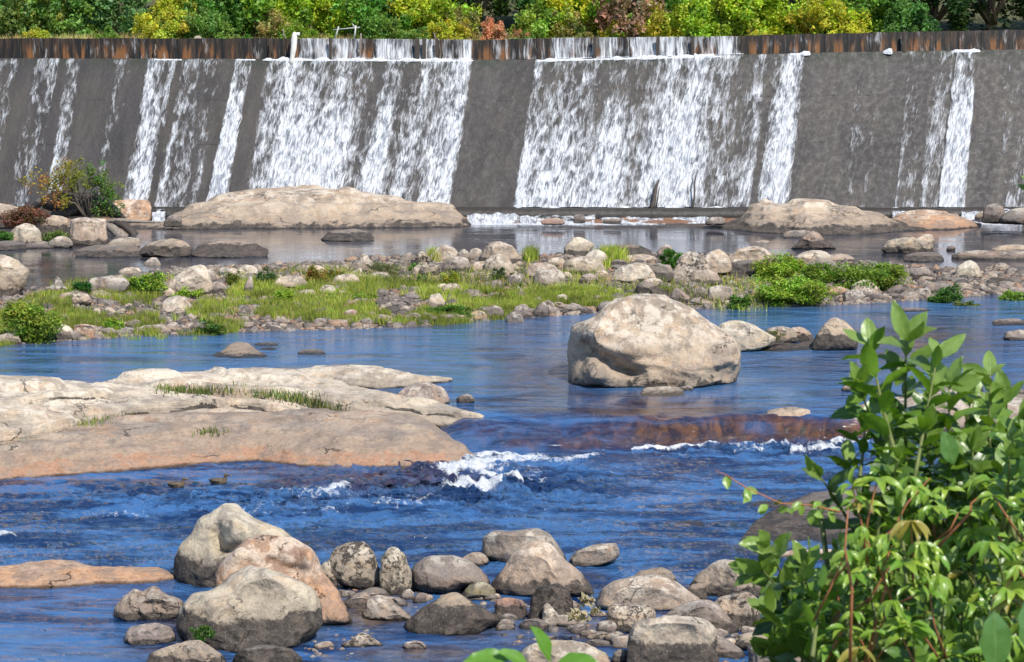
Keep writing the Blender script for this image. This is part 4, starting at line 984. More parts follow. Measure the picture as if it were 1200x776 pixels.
fall('broad foaming white fall left of the dry grey panel', 308, 560, 280, 534, .85, edge=.04, vprof=VP, colprof=[.85, 1, .9, 1.15, 1.25, 1.1, .95, 1.2, 1., .78, .72, .95, 1.05, .86, .8, 1., 1.2, 1.15, 1.25, .8], seed=8)
fall('broadest foaming white fall right of the dry grey panel', 624, 865, 598, 838, .85, edge=.03, vprof=VP, colprof=[1.2, 1.25, 1.2, 1.05, 1.1, 1.1, .7, .85, .95, .75, .7, .8, .95, 1.1, 1.2, 1.1, .9, .8], seed=9)
fall('torn lacy edge of water right of the broadest fall', 850, 906, 828, 886, .70, vprof=VP, seed=16)
fall('bright white fall standing by itself right of the broadest fall', 898, 950, 880, 930, .96, vprof=[(0, .9), (.2, .8), (.5, 1.), (1, 1.05)], colprof=[.6, .85, 1, 1.15, .9, .5], seed=10)
fall('faint lace of water in the middle of the dry right part of the dam', 1000, 1040, 985, 1018, .58, vprof=[(0, .35), (.2, .6), (.6, .95), (1, .95)], seed=11)
fall('grey broken veil left of the strongest narrow fall', 1062, 1092, 1044, 1074, .74, vprof=VF, seed=12)
fall('lacy veil touching the strongest narrow fall', 1088, 1122, 1072, 1104, .78, vprof=VF, seed=13)
fall('strongest narrow white fall, near the picture edge', 1118, 1148, 1096, 1134, 1.12, edge=.16, vprof=[(0, .85), (.2, .95), (1, 1.05)], seed=14)
fall('faint broken veil between the strongest narrow fall and the picture edge', 1170, 1215, 1165, 1215, .62, vprof=[(0, .4), (.4, .6), (1, .95)], seed=15)
# thin water coming over the flashboards
def curtain(label, u0, u1, s, seed):
    nu, nv = max(8, int((u1-u0)/3)), 14
    a = np.linspace(0, 1, nu)[:, None]; v = np.linspace(0, 1, nv)[None, :]
    U = u0+(u1-u0)*a+0*v
    X0, _, Z0 = at_y(U, itp(TOP, U), YT); _, _, Z1 = at_y(U, itp(BRD, U), YT+.4)
    Y = YT+.40-.30*v**2+0*a; Z = Z1+.03+(Z0-Z1)*(v)+.0
    P = np.stack([X0, Y, Z], -1)
    D = s*sstep(0, .03, a)*sstep(0, .03, 1-a)*(.9+.6*fbm(np.stack([U*.06, U*0, U*0+seed], -1), 3, seed))+0*v
    D = np.maximum(D, .8*(v > .93)+0*a) if s > .4 else D
    C0 = P.reshape(-1, 3).mean(0)
    o = mesh('overflow', P.reshape(-1, 3)-C0, grid_faces(nu, nv), MCURT, attrs={'dens': np.stack([D, D, D], -1).reshape(-1, 3)}, uv=np.stack([X0+seed, v*1.5+0*a], -1).reshape(-1, 2))
    o.location = C0; tag(o, label, 'waterfall', 'thin water spilling over the flashboards')
MCURT = mat_fall('thin_overflow', 1., 3.2, .22)
curtain('thin curtain of water over the boards between the white post and the dry panel', 346, 556, .66, 31)
curtain('thin curtain of water over the boards above the broadest fall', 640, 872, .64, 32)
curtain('few thin trickles over the stained boards above the dry panel', 575, 640, .40, 33)
curtain('few thin trickles over the stained boards above the lone bright fall', 872, 960, .36, 34)
curtain('few thin trickles over the stained boards near the right picture edge', 1010, 1200, .29, 35)
curtain('few thin trickles over the stained boards left of the white post', 20, 335, .27, 36)
# foam line along the crest of the face and at its toe
def foam_mound(label, u0, u1, Yv, hgt, seed, top=True):
    n = max(10, int((u1-u0)/1.5)); m = 7
    a = np.linspace(0, 1, n)[:, None]; th = np.linspace(-.3, math.pi*.9, m)[None, :]
    U = u0+(u1-u0)*a+0*th
    n1 = .5+.5*fbm(np.stack([U*.09, 0*U, 0*U+seed], -1), 4, seed)
    r = hgt*(.15+1.5*n1**2)*sstep(0, .04, a)*sstep(0, .04, 1-a)+.004
    if top: base = face_pt(U, 0*U, 0); 
    else:
        base = face_pt(U, 0*U+1., 0)
    P = base+np.stack([0*U, -.02-np.cos(th)*r*.8, np.sin(th)*r*1.0-.10], -1)
    C0 = P.reshape(-1, 3).mean(0)
    o = mesh('foam', P.reshape(-1, 3)-C0, grid_faces(n, m), MFOAM); o.location = C0
    tag(o, label, 'foam', 'foam lines on the dam', 'stuff')
t = NT('white_foam'); q = t.n('ShaderNodeTexCoord').outputs['Object']; nn = t.noise(q, 6, 6, .7)
MFOAM = t.done(t.bsdf(t.mix(t.ramp(nn, .35, .6), (.45, .47, .5), (.88, .89, .9)), .6, t.bump(nn, 1., .12), .3))
foam_mound('white foam where water meets the boards, above the left broad fall', 306, 560, 0, .26, 1)
foam_mound('white foam where water meets the boards, above the broadest fall', 626, 850, 0, .24, 2)
foam_mound('white splash foam on the crest above the lone bright fall', 925, 950, 0, .34, 3)
foam_mound('white foam on the crest above the strongest narrow fall', 1116, 1149, 0, .2, 5)
foam_mound('small round white splash alone on the crest', 1034, 1046, 0, .40, 6)
foam_mound('round white splash on the crest of the broadest fall', 812, 838, 0, .38, 7)
foam_mound('foam line at the toe of the broadest fall', 636, 900, 0, .30, 8, False)
foam_mound('foam line at the toe of the lone bright fall', 915, 985, 0, .28, 21, False)
foam_mound('foam line at the toe of the left broad fall', 318, 575, 0, .25, 22, False)
foam_mound('foam line at the toe of the leftmost falls', 60, 300, 0, .16, 23, False)
foam_mound('foam line at the toe of the falls near the right picture edge', 1080, 1175, 0, .15, 9, False)
foam_mound('foam on the crest above the first strong narrow fall', 180, 214, 0, .18, 10)
foam_mound('foam on the crest above the strong fall by the post', 275, 300, 0, .16, 11)
# white water tumbling from the toe to the pool
def spill(label, x0, x1, py0, py1, s, seed):
    nu, nv = int((x1-x0)/2)+6, 20
    a = np.linspace(0, 1, nu)[:, None]; v = np.linspace(0, 1, nv)[None, :]
    PX = x0+(x1-x0)*a+0*v; PY = py0+(py1-py0)*v+0*a
    Y = 141.9+(138.6-141.9)*v**1.4+0*a
    X, Y, Z = at_y(PX, PY, Y+.35*fbm(np.stack([PX*.12, PY*.1, 0*PX+seed], -1), 3, seed))
    Z = Z+.18*fbm(np.stack([X*1.2, Y*2, 0*X+seed], -1), 4, seed+1)
    P = np.stack([X, Y, Z], -1)
    D = s*(.8+.6*fbm(np.stack([X*.9, Y, 0*X+seed], -1), 3, seed+4))*sstep(0, .06, a)*sstep(0, .06, 1-a)*(.75+.35*v)
    C0 = P.reshape(-1, 3).mean(0)
    o = mesh('cascade', P.reshape(-1, 3)-C0, grid_faces(nu, nv), MSPILL, attrs={'dens': np.stack([D, D, D], -1).reshape(-1, 3)}, uv=np.stack([X+seed, v*2.5+0*a], -1).reshape(-1, 2))
    o.location = C0; tag(o, label, 'cascade', 'white water tumbling off the toe of the dam')
MSPILL = mat_fall('tumbling_water', 1.35, 2.2, .8)
spill('white chute beside the tip of the long humped ledge', 546, 610, 249, 264, 1.2, 51)
spill('scattered white water over rust-coloured rocks', 606, 700, 250, 264, 0.8, 52)
spill('white water below the middle of the broadest fall', 700, 850, 253, 264, 0.95, 53)
spill('white water between the orange ledge and the picture edge', 1125, 1200, 246, 264, 1.7, 54)
spill('tiny white chute between the rust-streaked boulder and the long ledge', 178, 194, 245, 262, 1.4, 55)
spill('small white chute behind the grey ledge', 1045, 1075, 246, 256, 1.1, 56)
# brown wet bedrock under them
def toe_rock():
    xs = np.arange(-230, 1440, 4.); ys = np.linspace(0, 1, 16)
    U, V = np.meshgrid(xs, ys, indexing='ij')
    Y = 142.3+(138.2-142.3)*V; X = (U-600)/F*(Y*CP+12*SP)
    Z = 1.36-(.5)*V**1.6+.42*fbm(np.stack([X*.7, Y*.9, 0*X], -1), 5, 77)
    o = mesh('bedrock_apron', np.stack([X, Y, Z], -1).reshape(-1, 3)-np.array([0, 140, 1]), grid_faces(len(xs), 16), MLEDGE, attrs={'wl': np.stack([0*X+.62, 0*X+.5, 0*X], -1).reshape(-1, 3)})
    o.location = (0, 140, 1); o.color = (.26, .12, .06, .5)
    tag(o, 'low strip of wet rust-brown bedrock along the foot of the dam', 'bedrock')
toe_rock()

# posts and wreckage on the crest
def at(px, py, Y): return np.array([float(q) for q in at_y(px, py, Y)])
m = MB(); b = at(344, 76, YT-.25); tp = at(344, 38, YT-.25)
zs = np.linspace(0, 1, 9); pts = b+(tp-b)*zs[:, None]; pts[:, 0] += .12*zs**3-.3*(zs < .55)*(.55-zs); m.tube(pts, [.16, .2, .17, .2, .22, .21, .22, .2, .15], 10, .05, 4)
m.box(at(349, 40, YT-.25), (.14, .12, .12))
o = m.build('post', MWHITE, org=tuple(b)); tag(o, 'battered thick white post standing on the dam crest', 'post')
m = MB(); b = at(393, 47, YT+.6)
m.tube([at(392, 47, YT+.6), at(397, 31, YT+.6)], .05); m.tube([at(415, 47, YT+.6), at(417, 30, YT+.6)], .06); m.tube([at(390, 35, YT+.6), at(422, 32, YT+.6)], .035)
m.tube([at(413, 28, YT+.6), at(417, 34, YT+.6)], .04)
o = m.build('pipe_frame', MMETAL, org=tuple(b)); tag(o, 'bent grey pipe frame sticking up behind the flashboards', 'railing')
for a_, c_, r_, mt, lb in (((334, 46), (331, 34), .06, MWOOD, 'thin leaning grey stick just left of the white post'), ((420, 66), (423, 39), .07, MWOOD, 'pale thin post right of the pipe frame'),
                           ((511, 47), (508, 38), .05, MWOOD, 'small crooked stick above the left broad fall'), ((318, 66), (318, 43), .06, MDARKWOOD, 'short dark peg left of the white post'),
                           ((181, 68), (182, 52), .05, MWOOD, 'short pale peg against the stained boards'), ((770, 34), (771, 20), .0, None, '')):
    if r_ == 0: continue
    m = MB(); P0, P1 = at(*a_, YT-.05 if a_[1] > 50 else YT+.55), at(*c_, YT-.05 if a_[1] > 50 else YT+.55)
    m.tube(P0+(P1-P0)*np.linspace(0, 1, 5)[:, None]+np.array([[0, 0, 0], [.03, 0, 0], [-.03, 0, 0], [.04, 0, 0], [0, 0, 0]]), [r_, r_*1.1, r_, r_*.9, r_*.7], 7, .01, 2)
    o = m.build('stake', mt, org=tuple(P0)); tag(o, lb, 'stake')
for px_, w_ in ((387, .10), (489, .16), (497, .14), (512, .1), (697, .12), (771, .12), (1060, .1), (812, .1)):
    m = MB(); P0, P1 = at(px_, itp(TOP, px_)+1, YT-.02), at(px_, itp(BRD, px_)-1.5, YT-.02); m.box((P0+P1)/2, (w_, .06, (P1[2]-P0[2])/2))
    o = m.build('flashboard_post', MDARKWOOD, smooth=False, org=tuple(P0)); tag(o, 'dark upright timber fixed against the flashboards', 'post', 'dark timbers against the flashboards')
# sticks leaning at the toe
for pa, pb, r0, lb in (((763, 246), (772, 210), .16, 'dark pointed log leaning against the broadest fall'), ((811, 246), (817, 198), .07, 'thin dark pole leaning in the broadest fall')):
    m = MB(); P0, P1 = at(*pa, YB-.6), at(*pb, YB+.55); T = np.linspace(0, 1, 8)[:, None]
    m.tube(P0+(P1-P0)*T+np.array([.05, 0, 0])*np.sin(T*7), r0*np.array([1, 1.1, 1, .95, .8, .7, .5, .25]), 8, .03, 5)
    if r0 > .1: m.tube([P0+(P1-P0)*.1+np.array([.3, -.1, 0]), P0+(P1-P0)*.75+np.array([.18, -.05, 0])], [.07, .03])
    o = m.build('log', MDARKWOOD, org=tuple(P0)); tag(o, lb, 'log')
# ---------------------------------------------------------------- vegetation
def leaf_quads(P, size, rg, up=.5, aspect=.5, tilt=None):
    """diamond leaves folded along the midrib; returns V, F"""
    n = len(P); size = np.broadcast_to(size, (n,))
    d = rg.normal(size=(n, 3)); d[:, 2] = d[:, 2]*.6+(0 if tilt is None else tilt); d /= np.linalg.norm(d, axis=1)[:, None]
    nn = rg.normal(size=(n, 3))*(1-up)+np.array([0, -.35, 1.])*up; s = np.cross(d, nn); s /= np.linalg.norm(s, axis=1)[:, None]+1e-9
    nn = np.cross(s, d)
    L = size[:, None]; W = L*aspect
    V = np.stack([P-d*L*.5, P+s*W*.5+nn*W*.15-d*L*.02, P+d*L*.5-nn*L*.12, P-s*W*.5+nn*W*.15-d*L*.02], 1)
    F_ = np.arange(n*4).reshape(n, 4)
    return V.reshape(-1, 3), F_
def leaf_cols(n, rg, base, var=.25, alt=None, altp=0., per=4):
    c = np.array(base)[None]*(1+rg.normal(size=(n, 1))*var*.6)*(1+rg.normal(size=(n, 3))*var*.25)
    if alt is not None:
        k = rg.random(n) < altp; c[k] = np.array(alt)*(1+rg.normal(size=(k.sum(), 1))*var*.5)
    return np.repeat(np.clip(c, .004, .9), per, 0)
def crown_pts(n, rx, ry, rz, rg, clumps=40, spread=.18, squash=.0):
    """clumps spread through an uneven crown volume; z from 0"""
    th = rg.uniform(0, 2*math.pi, clumps); c = rg.uniform(-.9, 1, clumps); s = np.sqrt(1-c*c)
    r = rg.uniform(.45, 1., clumps)**.7*(1+.22*rg.normal(size=clumps))
    C = np.stack([np.cos(th)*s*rx*r, np.sin(th)*s*ry*r, c*rz*r], -1)
    w = rg.uniform(.3, 1, clumps); w /= w.sum(); k = rg.choice(clumps, n, p=w)
    off = rg.normal(size=(n, 3)); off /= np.linalg.norm(off, axis=1)[:, None]; off *= rg.random((n, 1))**.45
    return C[k]+off*np.array([rx, ry, rz])*spread*2*rg.uniform(.6, 1.3, clumps)[k][:, None], k, C
def crown_mesh(n, rx, ry, rz, lsize, rg, base, var=.3, alt=None, altp=0, clumps=40, spread=.16, up=.45, aspect=.55):
    P, k, C = crown_pts(n, rx, ry, rz, rg, clumps, spread)
    P[:, 2] += rz*.95
    V, F_ = leaf_quads(P, lsize*rg.uniform(.6, 1.3, n), rg, up, aspect)
    tint = rg.uniform(.72, 1.28, clumps)[k]; hue = rg.normal(size=clumps)[k]*.12
    col = leaf_cols(n, rg, base, var, alt, altp)
    col = col*np.repeat(tint, 4)[:, None]; col[:, 0] *= 1+np.repeat(hue, 4)
    return V, F_, np.clip(col, .003, .9), C
def make_bush(name, label, cat, loc, rx, ry, rz, n, lsize, base, group, rg, alt=None, altp=0, clumps=40, spread=.16, stems=6, trunk=.06, h0=0., color=(1, 1, 1, 1), **kw):
    o = tag(empty(name, loc), label, cat, group)
    V, F_, col, C = crown_mesh(n, rx, ry, rz, lsize, rg, base, .3, alt, altp, clumps, spread, **kw)
    V[:, 2] += h0
    cr = mesh('crown' if trunk > .1 else 'foliage', V, F_, MLEAF, o, smooth=False, attrs={'col': col}); cr.color = color
    m = MB()
    if trunk > .1:
        m.tube([(0, 0, -.3), (.05, 0, h0*.6+rz*.3), (0, .1, h0+rz*1.2)], [trunk, trunk*.8, trunk*.4], 8)
    for i in range(stems):
        c = C[i % len(C)]*.85; c = np.array([c[0], c[1], c[2]+rz*.95+h0]); b = np.array([rg.uniform(-.1, .1)*rx, 0, h0*.7 if trunk > .1 else -.05])
        mid_ = (b+c)/2+rg.normal(size=3)*.06*rx
        m.tube([b, mid_, c], [trunk*.6, trunk*.4, trunk*.15], 5)
    m.build('trunk' if trunk > .1 else 'stems', MBARK, o)
    return o
def copy_tree(o):
    c = o.copy(); COL.objects.link(c)
    for ch in o.children:
        k = ch.copy(); COL.objects.link(k); k.parent = c
    return c
VR = np.random.default_rng(2024)
# -- bushes and trees on the far bank, behind the dam
GY = (.21, .235, .028); GG = (.085, .16, .028); GD = (.035, .075, .022); GRD = (.27, .13, .10); GYY = (.36, .33, .03)
protoB = []
for i in range(5):
    o = make_bush('bush', 'x', 'bush', (0, 0, 0), 1.9, 1.6, 1.7, 5200, .26, (.55, .6, .5), 'bushes on the bank behind the dam', VR, clumps=55, spread=.15, stems=7, trunk=.07)
    protoB.append(o)
protoT = []
for i in range(3):
    o = make_bush('tree', 'x', 'tree', (0, 0, 0), 3.4, 3.0, 3.4, 7000, .34, (.55, .6, .5), 'trees on the bank behind the dam', VR, clumps=70, spread=.14, stems=12, trunk=.2, h0=1.2)
    protoT.append(o)
usedB = [False]*5; usedT = [False]*3
def put(kind, px, pyb, Y, s, color, label, sz=1.):
    L, U_ = (protoB, usedB) if kind == 'b' else (protoT, usedT)
    i = int(VR.integers(len(L)))
    if not all(U_): i = U_.index(False); o = L[i]; U_[i] = True
    else: o = copy_tree(L[i])
    X, Yy, Z = at_y(px, pyb, Y)
    gz = float(np.interp(Y, [151, 158, 166, 180, 230], [-1.6, 12.6, 13.4, 15.5, 22]))
    o.location = (float(X), Y, gz-.2); o.scale = (s, s, s*sz); o.rotation_euler = (0, 0, VR.uniform(0, 6.28)); o['label'] = label
    for ch in o.children:
        if ch.name.split('.')[0] in ('foliage', 'crown'): ch.color = (*[c*3.6 for c in color], 1)
    return o
T_ = [ # px, colour, depth, scale, what
 ('b', 8, (.10, .15, .05), 168, 1.05, 'olive green bush at the left picture edge on the bank'), ('b', 45, (.19, .21, .05), 170, .9, 'yellow-green bush, second from the left on the bank'),
 ('b', 78, (.11, .17, .045), 169, 1., 'green bush left of the pale bank rocks'), ('b', 108, (.16, .21, .03), 171, .85, 'light green bush between green ones, left bank'),
 ('b', 135, (.08, .14, .06), 170, 1., 'blue-green bush just left of the pale bank rocks'), ('b', 190, (.28, .27, .03), 168, .75, 'low yellow bush right of the pale bank rocks'),
 ('b', 222, (.26, .24, .04), 172, .9, 'yellow-olive bush left of the big dark-leaved bush'), ('b', 262, (.07, .14, .03), 167, 1.2, 'dark green broad bush with yellow tips, above the strong narrow fall'),
 ('b', 298, (.12, .19, .03), 168, 1.25, 'tall green bush left of the white post'), ('b', 332, (.20, .25, .03), 169, 1., 'pale yellow-green bush behind the white post'),
 ('b', 364, (.25, .28, .03), 170, 1.05, 'bright yellow-green bush behind the pipe frame'), ('b', 398, (.23, .27, .03), 169, .85, 'rounded bright bush right of the pipe frame'),
 ('b', 432, (.09, .18, .035), 168, 1.05, 'fresh green bush, first right of the pipe frame'), ('b', 468, (.07, .17, .06), 170, 1.1, 'bluish green bush above the left broad fall'),
 ('b', 492, (.28, .27, .03), 168, .85, 'golden bush above the left broad fall'), ('b', 524, (.20, .25, .03), 168, .95, 'light green bush above the end of the left broad fall'),
 ('b', 577, (.34, .155, .11), 161, .62, 'pinkish-red rounded bush at the dam above the dry panel'), ('b', 612, (.27, .14, .09), 161.5, .42, 'smaller reddish bush right of the pinkish one'),
 ('b', 638, (.16, .21, .04), 166, .85, 'green and yellow bush right of the reddish bushes'), ('b', 664, (.30, .29, .03), 167, .9, 'golden yellow bush above the broadest fall'),
 ('b', 700, (.15, .22, .03), 168, 1., 'green bush right of the golden one'), ('b', 741, (.20, .12, .10), 166, 1.1, 'bush with faded purple-brown leaves'),
 ('b', 778, (.10, .16, .04), 167, 1., 'green bush right of the purple-brown bush'), ('b', 812, (.20, .26, .03), 165, .85, 'lime bush above the right end of the broadest fall'),
 ('b', 845, (.17, .22, .03), 167, 1., 'green-yellow bush left of the lone bright fall'), ('b', 880, (.25, .28, .03), 166, .95, 'bright lime bush above the lone bright fall'),
 ('b', 912, (.23, .27, .03), 167, 1., 'lime bush, second right of the lone bright fall'), ('b', 948, (.28, .24, .04), 166, .85, 'yellow-brown bush with bare twigs'),
 ('b', 982, (.29, .29, .03), 165, .9, 'brightest yellow bush on the right bank'), ('b', 1018, (.11, .17, .03), 166, 1., 'mid green bush before the dark trees'),
 ('b', 1052, (.06, .12, .035), 165, .85, 'deep green bush at the start of the dark trees'), ('b', 1085, (.045, .09, .035), 165, .7, 'low dark bush under the dark trees'),
]
for k, px, c, Y, s, lb in T_: put(k, px, 45, Y-3 if Y > 163 else Y, s*(1.35 if s > .7 else 1), c, lb, 1.15)
TT = [(-20, (.09, .14, .03), 185, 1.0, 'broad green tree at the left edge, behind the bushes'), (60, (.13, .17, .03), 190, 1., 'second green tree from the left, behind the bushes'), (230, (.15, .19, .03), 186, 1.1, 'yellow-green tree behind the olive bushes'), (330, (.12, .17, .03), 184, 1.2, 'green tree behind the white post'),
      (420, (.13, .18, .03), 186, 1.2, 'green tree behind the pipe frame'), (505, (.05, .09, .025), 180, 1.1, 'dark tree behind the golden bush'), (560, (.035, .07, .02), 178, 1.1, 'very dark tree behind the pinkish-red bush'), (620, (.035, .07, .02), 179, 1.1, 'dark tree with bare branches above the small red bush'),
      (690, (.06, .11, .025), 182, 1.2, 'green tree behind the golden yellow bush'), (760, (.05, .085, .025), 178, 1.1, 'dark green tree behind the purple-brown bush'), (840, (.12, .16, .03), 180, 1.2, 'tree behind the lime bushes'), (930, (.11, .15, .03), 180, 1.2, 'tree behind the yellow-brown bush'),
      (1030, (.03, .055, .02), 176, 1.2, 'first of the very dark trees on the right bank'), (1095, (.022, .042, .016), 174, 1.2, 'very dark tree above the strongest narrow fall'), (1160, (.02, .038, .015), 174, 1.3, 'very dark tree near the right picture edge'), (1230, (.02, .038, .015), 175, 1.3, 'dark tree just outside the right picture edge')]
for px, c, Y, s, lb in TT: put('t', px, 45, Y-6, s*1.15, c, lb)
for i in range(34):
    c_ = [(.14, .19, .03), (.09, .15, .03), (.22, .24, .03), (.28, .26, .04), (.12, .18, .05), (.20, .16, .07)][int(VR.integers(6))]
    put('b', VR.uniform(-10, 1040), 45, VR.uniform(160.5, 164), VR.uniform(.45, .95), c_, 'mixed scrub bush packed between the larger bushes on the bank behind the dam', VR.uniform(.8, 1.2))
put('b', 1042*1.0, 10, 171, .55, (.24, .30, .05), 'pale green sprig hanging before the dark trees').location.z += 2.6
for i in range(14):   # the wood beyond
    o = put('t', -150+i*112, 40, 205+VR.uniform(-6, 8), 1.75, (.05, .08, .025), 'tall tree in the back row of the wood beyond the dam')
for q, (px, py, w) in enumerate(((163, 20, 16), (152, 19, 12), (232, 48, 12), (196, 21, 12))):
    rock('rock', ['pale rock on the grassy bank behind the dam, largest there', 'pale rock high on the bank behind the dam', 'tan rock at the crest left of the white post', 'small pale rock low on the bank behind yellow bushes'][q], tpl('D', px-w/2, px+w/2, py-w*.55, py+3, VR), 14., 'p', 'rock', 'rocks on the far bank', 5, Yfix=(181, 184, 158, 181)[q])

def grass(name, label, gen, n, h, w, rg, cols, probs, kind='stuff', cat='grass', group=None, lean=.25, bx=0.):
    P = gen(n, rg); n = len(P)
    hh = h*rg.uniform(.45, 1.25, n); ww = w*rg.uniform(.6, 1.3, n)
    a = rg.uniform(0, 2*math.pi, n); s = np.stack([np.cos(a), np.sin(a)*.6, 0*a], -1)
    b = rg.normal(size=(n, 3))*lean; b[:, 2] = 0; b[:, 0] += bx
    p0 = P-s*ww[:, None]/2; p1 = P+s*ww[:, None]/2
    mid_ = P+np.array([0, 0, 1.])*hh[:, None]*.6+b*hh[:, None]*.35
    tip = P+np.array([0, 0, 1.])*hh[:, None]+b*hh[:, None]
    V = np.stack([p0, p1, mid_+s*ww[:, None]*.4, mid_-s*ww[:, None]*.4, tip], 1).reshape(-1, 3)
    i = np.arange(n)*5
    Fq = np.concatenate([np.stack([i, i+1, i+2], -1), np.stack([i, i+2, i+3], -1), np.stack([i+3, i+2, i+4], -1)])
    k = rg.choice(len(cols), n, p=probs); c = np.array(cols)[k]*(1+rg.normal(size=(n, 1))*.2)
    patch = 1+.6*fbm(P*np.array([.35, .35, 0]), 3, 12)+.5*fbm(P*np.array([1.3, 1.1, 0]), 3, 13)
    c = c*patch[:, None]
    C0 = np.array([*P.mean(0)[:2], P[:, 2].min()])
    o = mesh(name, V-C0, Fq, MLEAF, smooth=False, attrs={'col': np.repeat(np.clip(c, .005, .9), 5, 0)}); o.location = C0
    tag(o, label, cat, group, kind); return o
def island_gen(tab_top, tab_bot, zf=barz):
    def g(n, rg):
        px = rg.uniform(tab_top[0][0], tab_top[-1][0], n); t = rg.random(n)
        py = itp(tab_top, px)*(1-t)+itp(tab_bot, px)*t
        X, Y, Z = at_z(px, py, 1.35); Z = zf(X, Y)
        keep = (vnoise(np.stack([X*.55, Y*.35, X*0], -1), 88)+.5*vnoise(np.stack([X*1.7, Y*1.1, X*0], -1), 89)) > -.45+.35*rg.random(n)
        P = np.stack([X, Y, Z-.02], -1); return P[keep]
    return g
GT = [(0, 372), (60, 352), (120, 344), (200, 346), (240, 350), (300, 338), (360, 336), (420, 334), (520, 338), (600, 342), (660, 338), (720, 340), (752, 346)]
GBt = [(0, 392), (60, 382), (120, 384), (200, 384), (240, 384), (280, 374), (300, 366), (370, 372), (420, 368), (520, 368), (600, 360), (660, 350), (720, 349), (752, 350)]
GC = [(.33, .38, .05), (.42, .42, .08), (.22, .33, .045), (.48, .40, .16), (.15, .24, .035)]
grass('grass', 'bright yellow-green grass covering the long river island', island_gen(GT, GBt), 120000, .38, .032, VR, GC, [.36, .25, .22, .09, .08])
grass('grass', 'sparse brown-tipped grass thinning into the island rubble', island_gen([(60, 330), (200, 336), (400, 322), (520, 322), (760, 326), (900, 330)], [(60, 350), (200, 350), (400, 338), (520, 340), (760, 350), (900, 352)]), 9000, .5, .04, VR, GC, [.25, .2, .2, .25, .1])
def bank_gen(n, rg):
    px = rg.uniform(-100, 1300, n); Y = rg.uniform(154.5, 166, n); X = (px-600)/F*Y; Z = np.interp(Y, [151, 158, 166], [-1.6, 12.6, 13.4]); k = Z > 11.5
    return np.stack([X, Y, Z], -1)[k]
grass('grass', 'dry golden grass strip on the bank just behind the dam crest', bank_gen, 42000, .85, .06, VR, [(.70, .52, .24), (.52, .45, .15), (.55, .33, .2), (.27, .36, .08)], [.4, .25, .15, .2])

def mass(label, cat, x0, x1, pt, pb, base, n, ls, name='shrub', zf=barz, alt=None, altp=0., up=.5, aspect=.42, dep=.5, h=None, group='shrubs and weeds on the island', sp=.2, clumps=None, stems=8):
    cx = (x0+x1)/2; z = 1.3
    for _ in range(5):
        X, Y, _z = at_z(cx, pb, z); z = float(zf(X, Y)) if callable(zf) else zf
    s = float(Y)/F; W = (x1-x0)*s; H = (pb-pt)*s
    rz = max(H*.5, .12)
    o = make_bush(name, label, cat, (float(X), float(Y)+W*dep*.35, z-.05), W*.44, W*.44*dep, rz*.80, int(n), ls, base, group, VR, alt, altp, clumps or int(18+W*7), sp, stems=stems, trunk=.03, up=up, aspect=aspect)
    return o
LG = (.23, .37, .045); BG = (.31, .46, .05); DG = (.09, .20, .04)
mass('dense leafy weed bush filling the near left corner of the island', 'bush', -8, 66, 330, 392, LG, 6500, .17, alt=(.26, .30, .05), altp=.3)
mass('small round green bush between dark stones', 'bush', 80, 108, 325, 347, (.07, .19, .04), 1800, .15)
mass('bright green bush beside the weathered pale boulder', 'bush', 145, 197, 312, 349, BG, 4200, .16, alt=DG, altp=.3)
mass('red and yellow berried shrub on the island crest', 'shrub', 355, 382, 305, 334, (.28, .25, .05), 1800, .13, alt=(.40, .10, .04), altp=.2)
mass('yellow-green shrub touching the red and yellow one', 'shrub', 378, 402, 309, 332, (.22, .25, .05), 1400, .13, alt=(.35, .3, .04), altp=.3)
mass('greyish green weed clump between flat rocks', 'weed', 430, 474, 303, 330, (.13, .17, .06), 2200, .12, alt=(.25, .2, .09), altp=.25, aspect=.25)
mass('bright green sprig below the dark lichened peak', 'weed', 480, 498, 302, 318, (.10, .26, .04), 700, .13)
mass('second green sprig in the rubble, lower one', 'weed', 487, 503, 320, 334, (.08, .2, .04), 500, .12)
mass('yellow flowering plant at the back of the grass', 'plant', 516, 540, 312, 338, (.42, .38, .04), 1300, .12, alt=LG, altp=.35)
mass('small weed growing between pale boulders below the two-toned boulder', 'weed', 572, 592, 306, 330, (.10, .15, .05), 700, .12)
mass('low green weed clump in the grass by the two pale stones', 'weed', 120, 144, 362, 382, BG, 1200, .13)
mass('weed clump hanging over the waterline by the dark grey rock', 'weed', 234, 264, 368, 394, (.12, .2, .04), 2600, .14)
mass('dark green weed on the crest beside the smooth white boulder', 'weed', 298, 324, 312, 334, (.09, .15, .05), 1500, .12)
mass('yellowish weed clump leaning on the narrow upright stone', 'weed', 264, 284, 318, 338, (.20, .24, .04), 1100, .12)
mass('leafy green plant standing in the grass above the pale wedge', 'plant', 318, 350, 334, 356, BG, 1600, .14)
mass('green plant in the grass above the yellow-orange stone', 'plant', 500, 560, 350, 370, (.13, .26, .03), 2600, .14, dep=.3)
mass('low green plant between rocks left of the egg-shaped boulder', 'plant', 200, 240, 335, 352, BG, 1300, .14)
mass('dense bright green bush on the island crest beside the craggy boulders', 'bush', 769, 803, 286, 317, (.10, .26, .035), 3200, .15)
mass('narrow green bush at the shore left of the big shrub mass', 'bush', 854, 882, 332, 359, (.13, .24, .04), 2000, .14)
mass('upper left part of the big shrub mass, reddish inside', 'shrub', 884, 948, 291, 330, BG, 5500, .16, alt=(.22, .12, .05), altp=.1)
mass('lowest shrub of the mass, hanging over the water', 'shrub', 882, 972, 313, 359, BG, 8500, .17, alt=(.26, .32, .05), altp=.3)
mass('middle shrub of the mass, tallest sprays', 'shrub', 938, 990, 297, 335, LG, 4200, .16, alt=(.22, .3, .05), altp=.3)
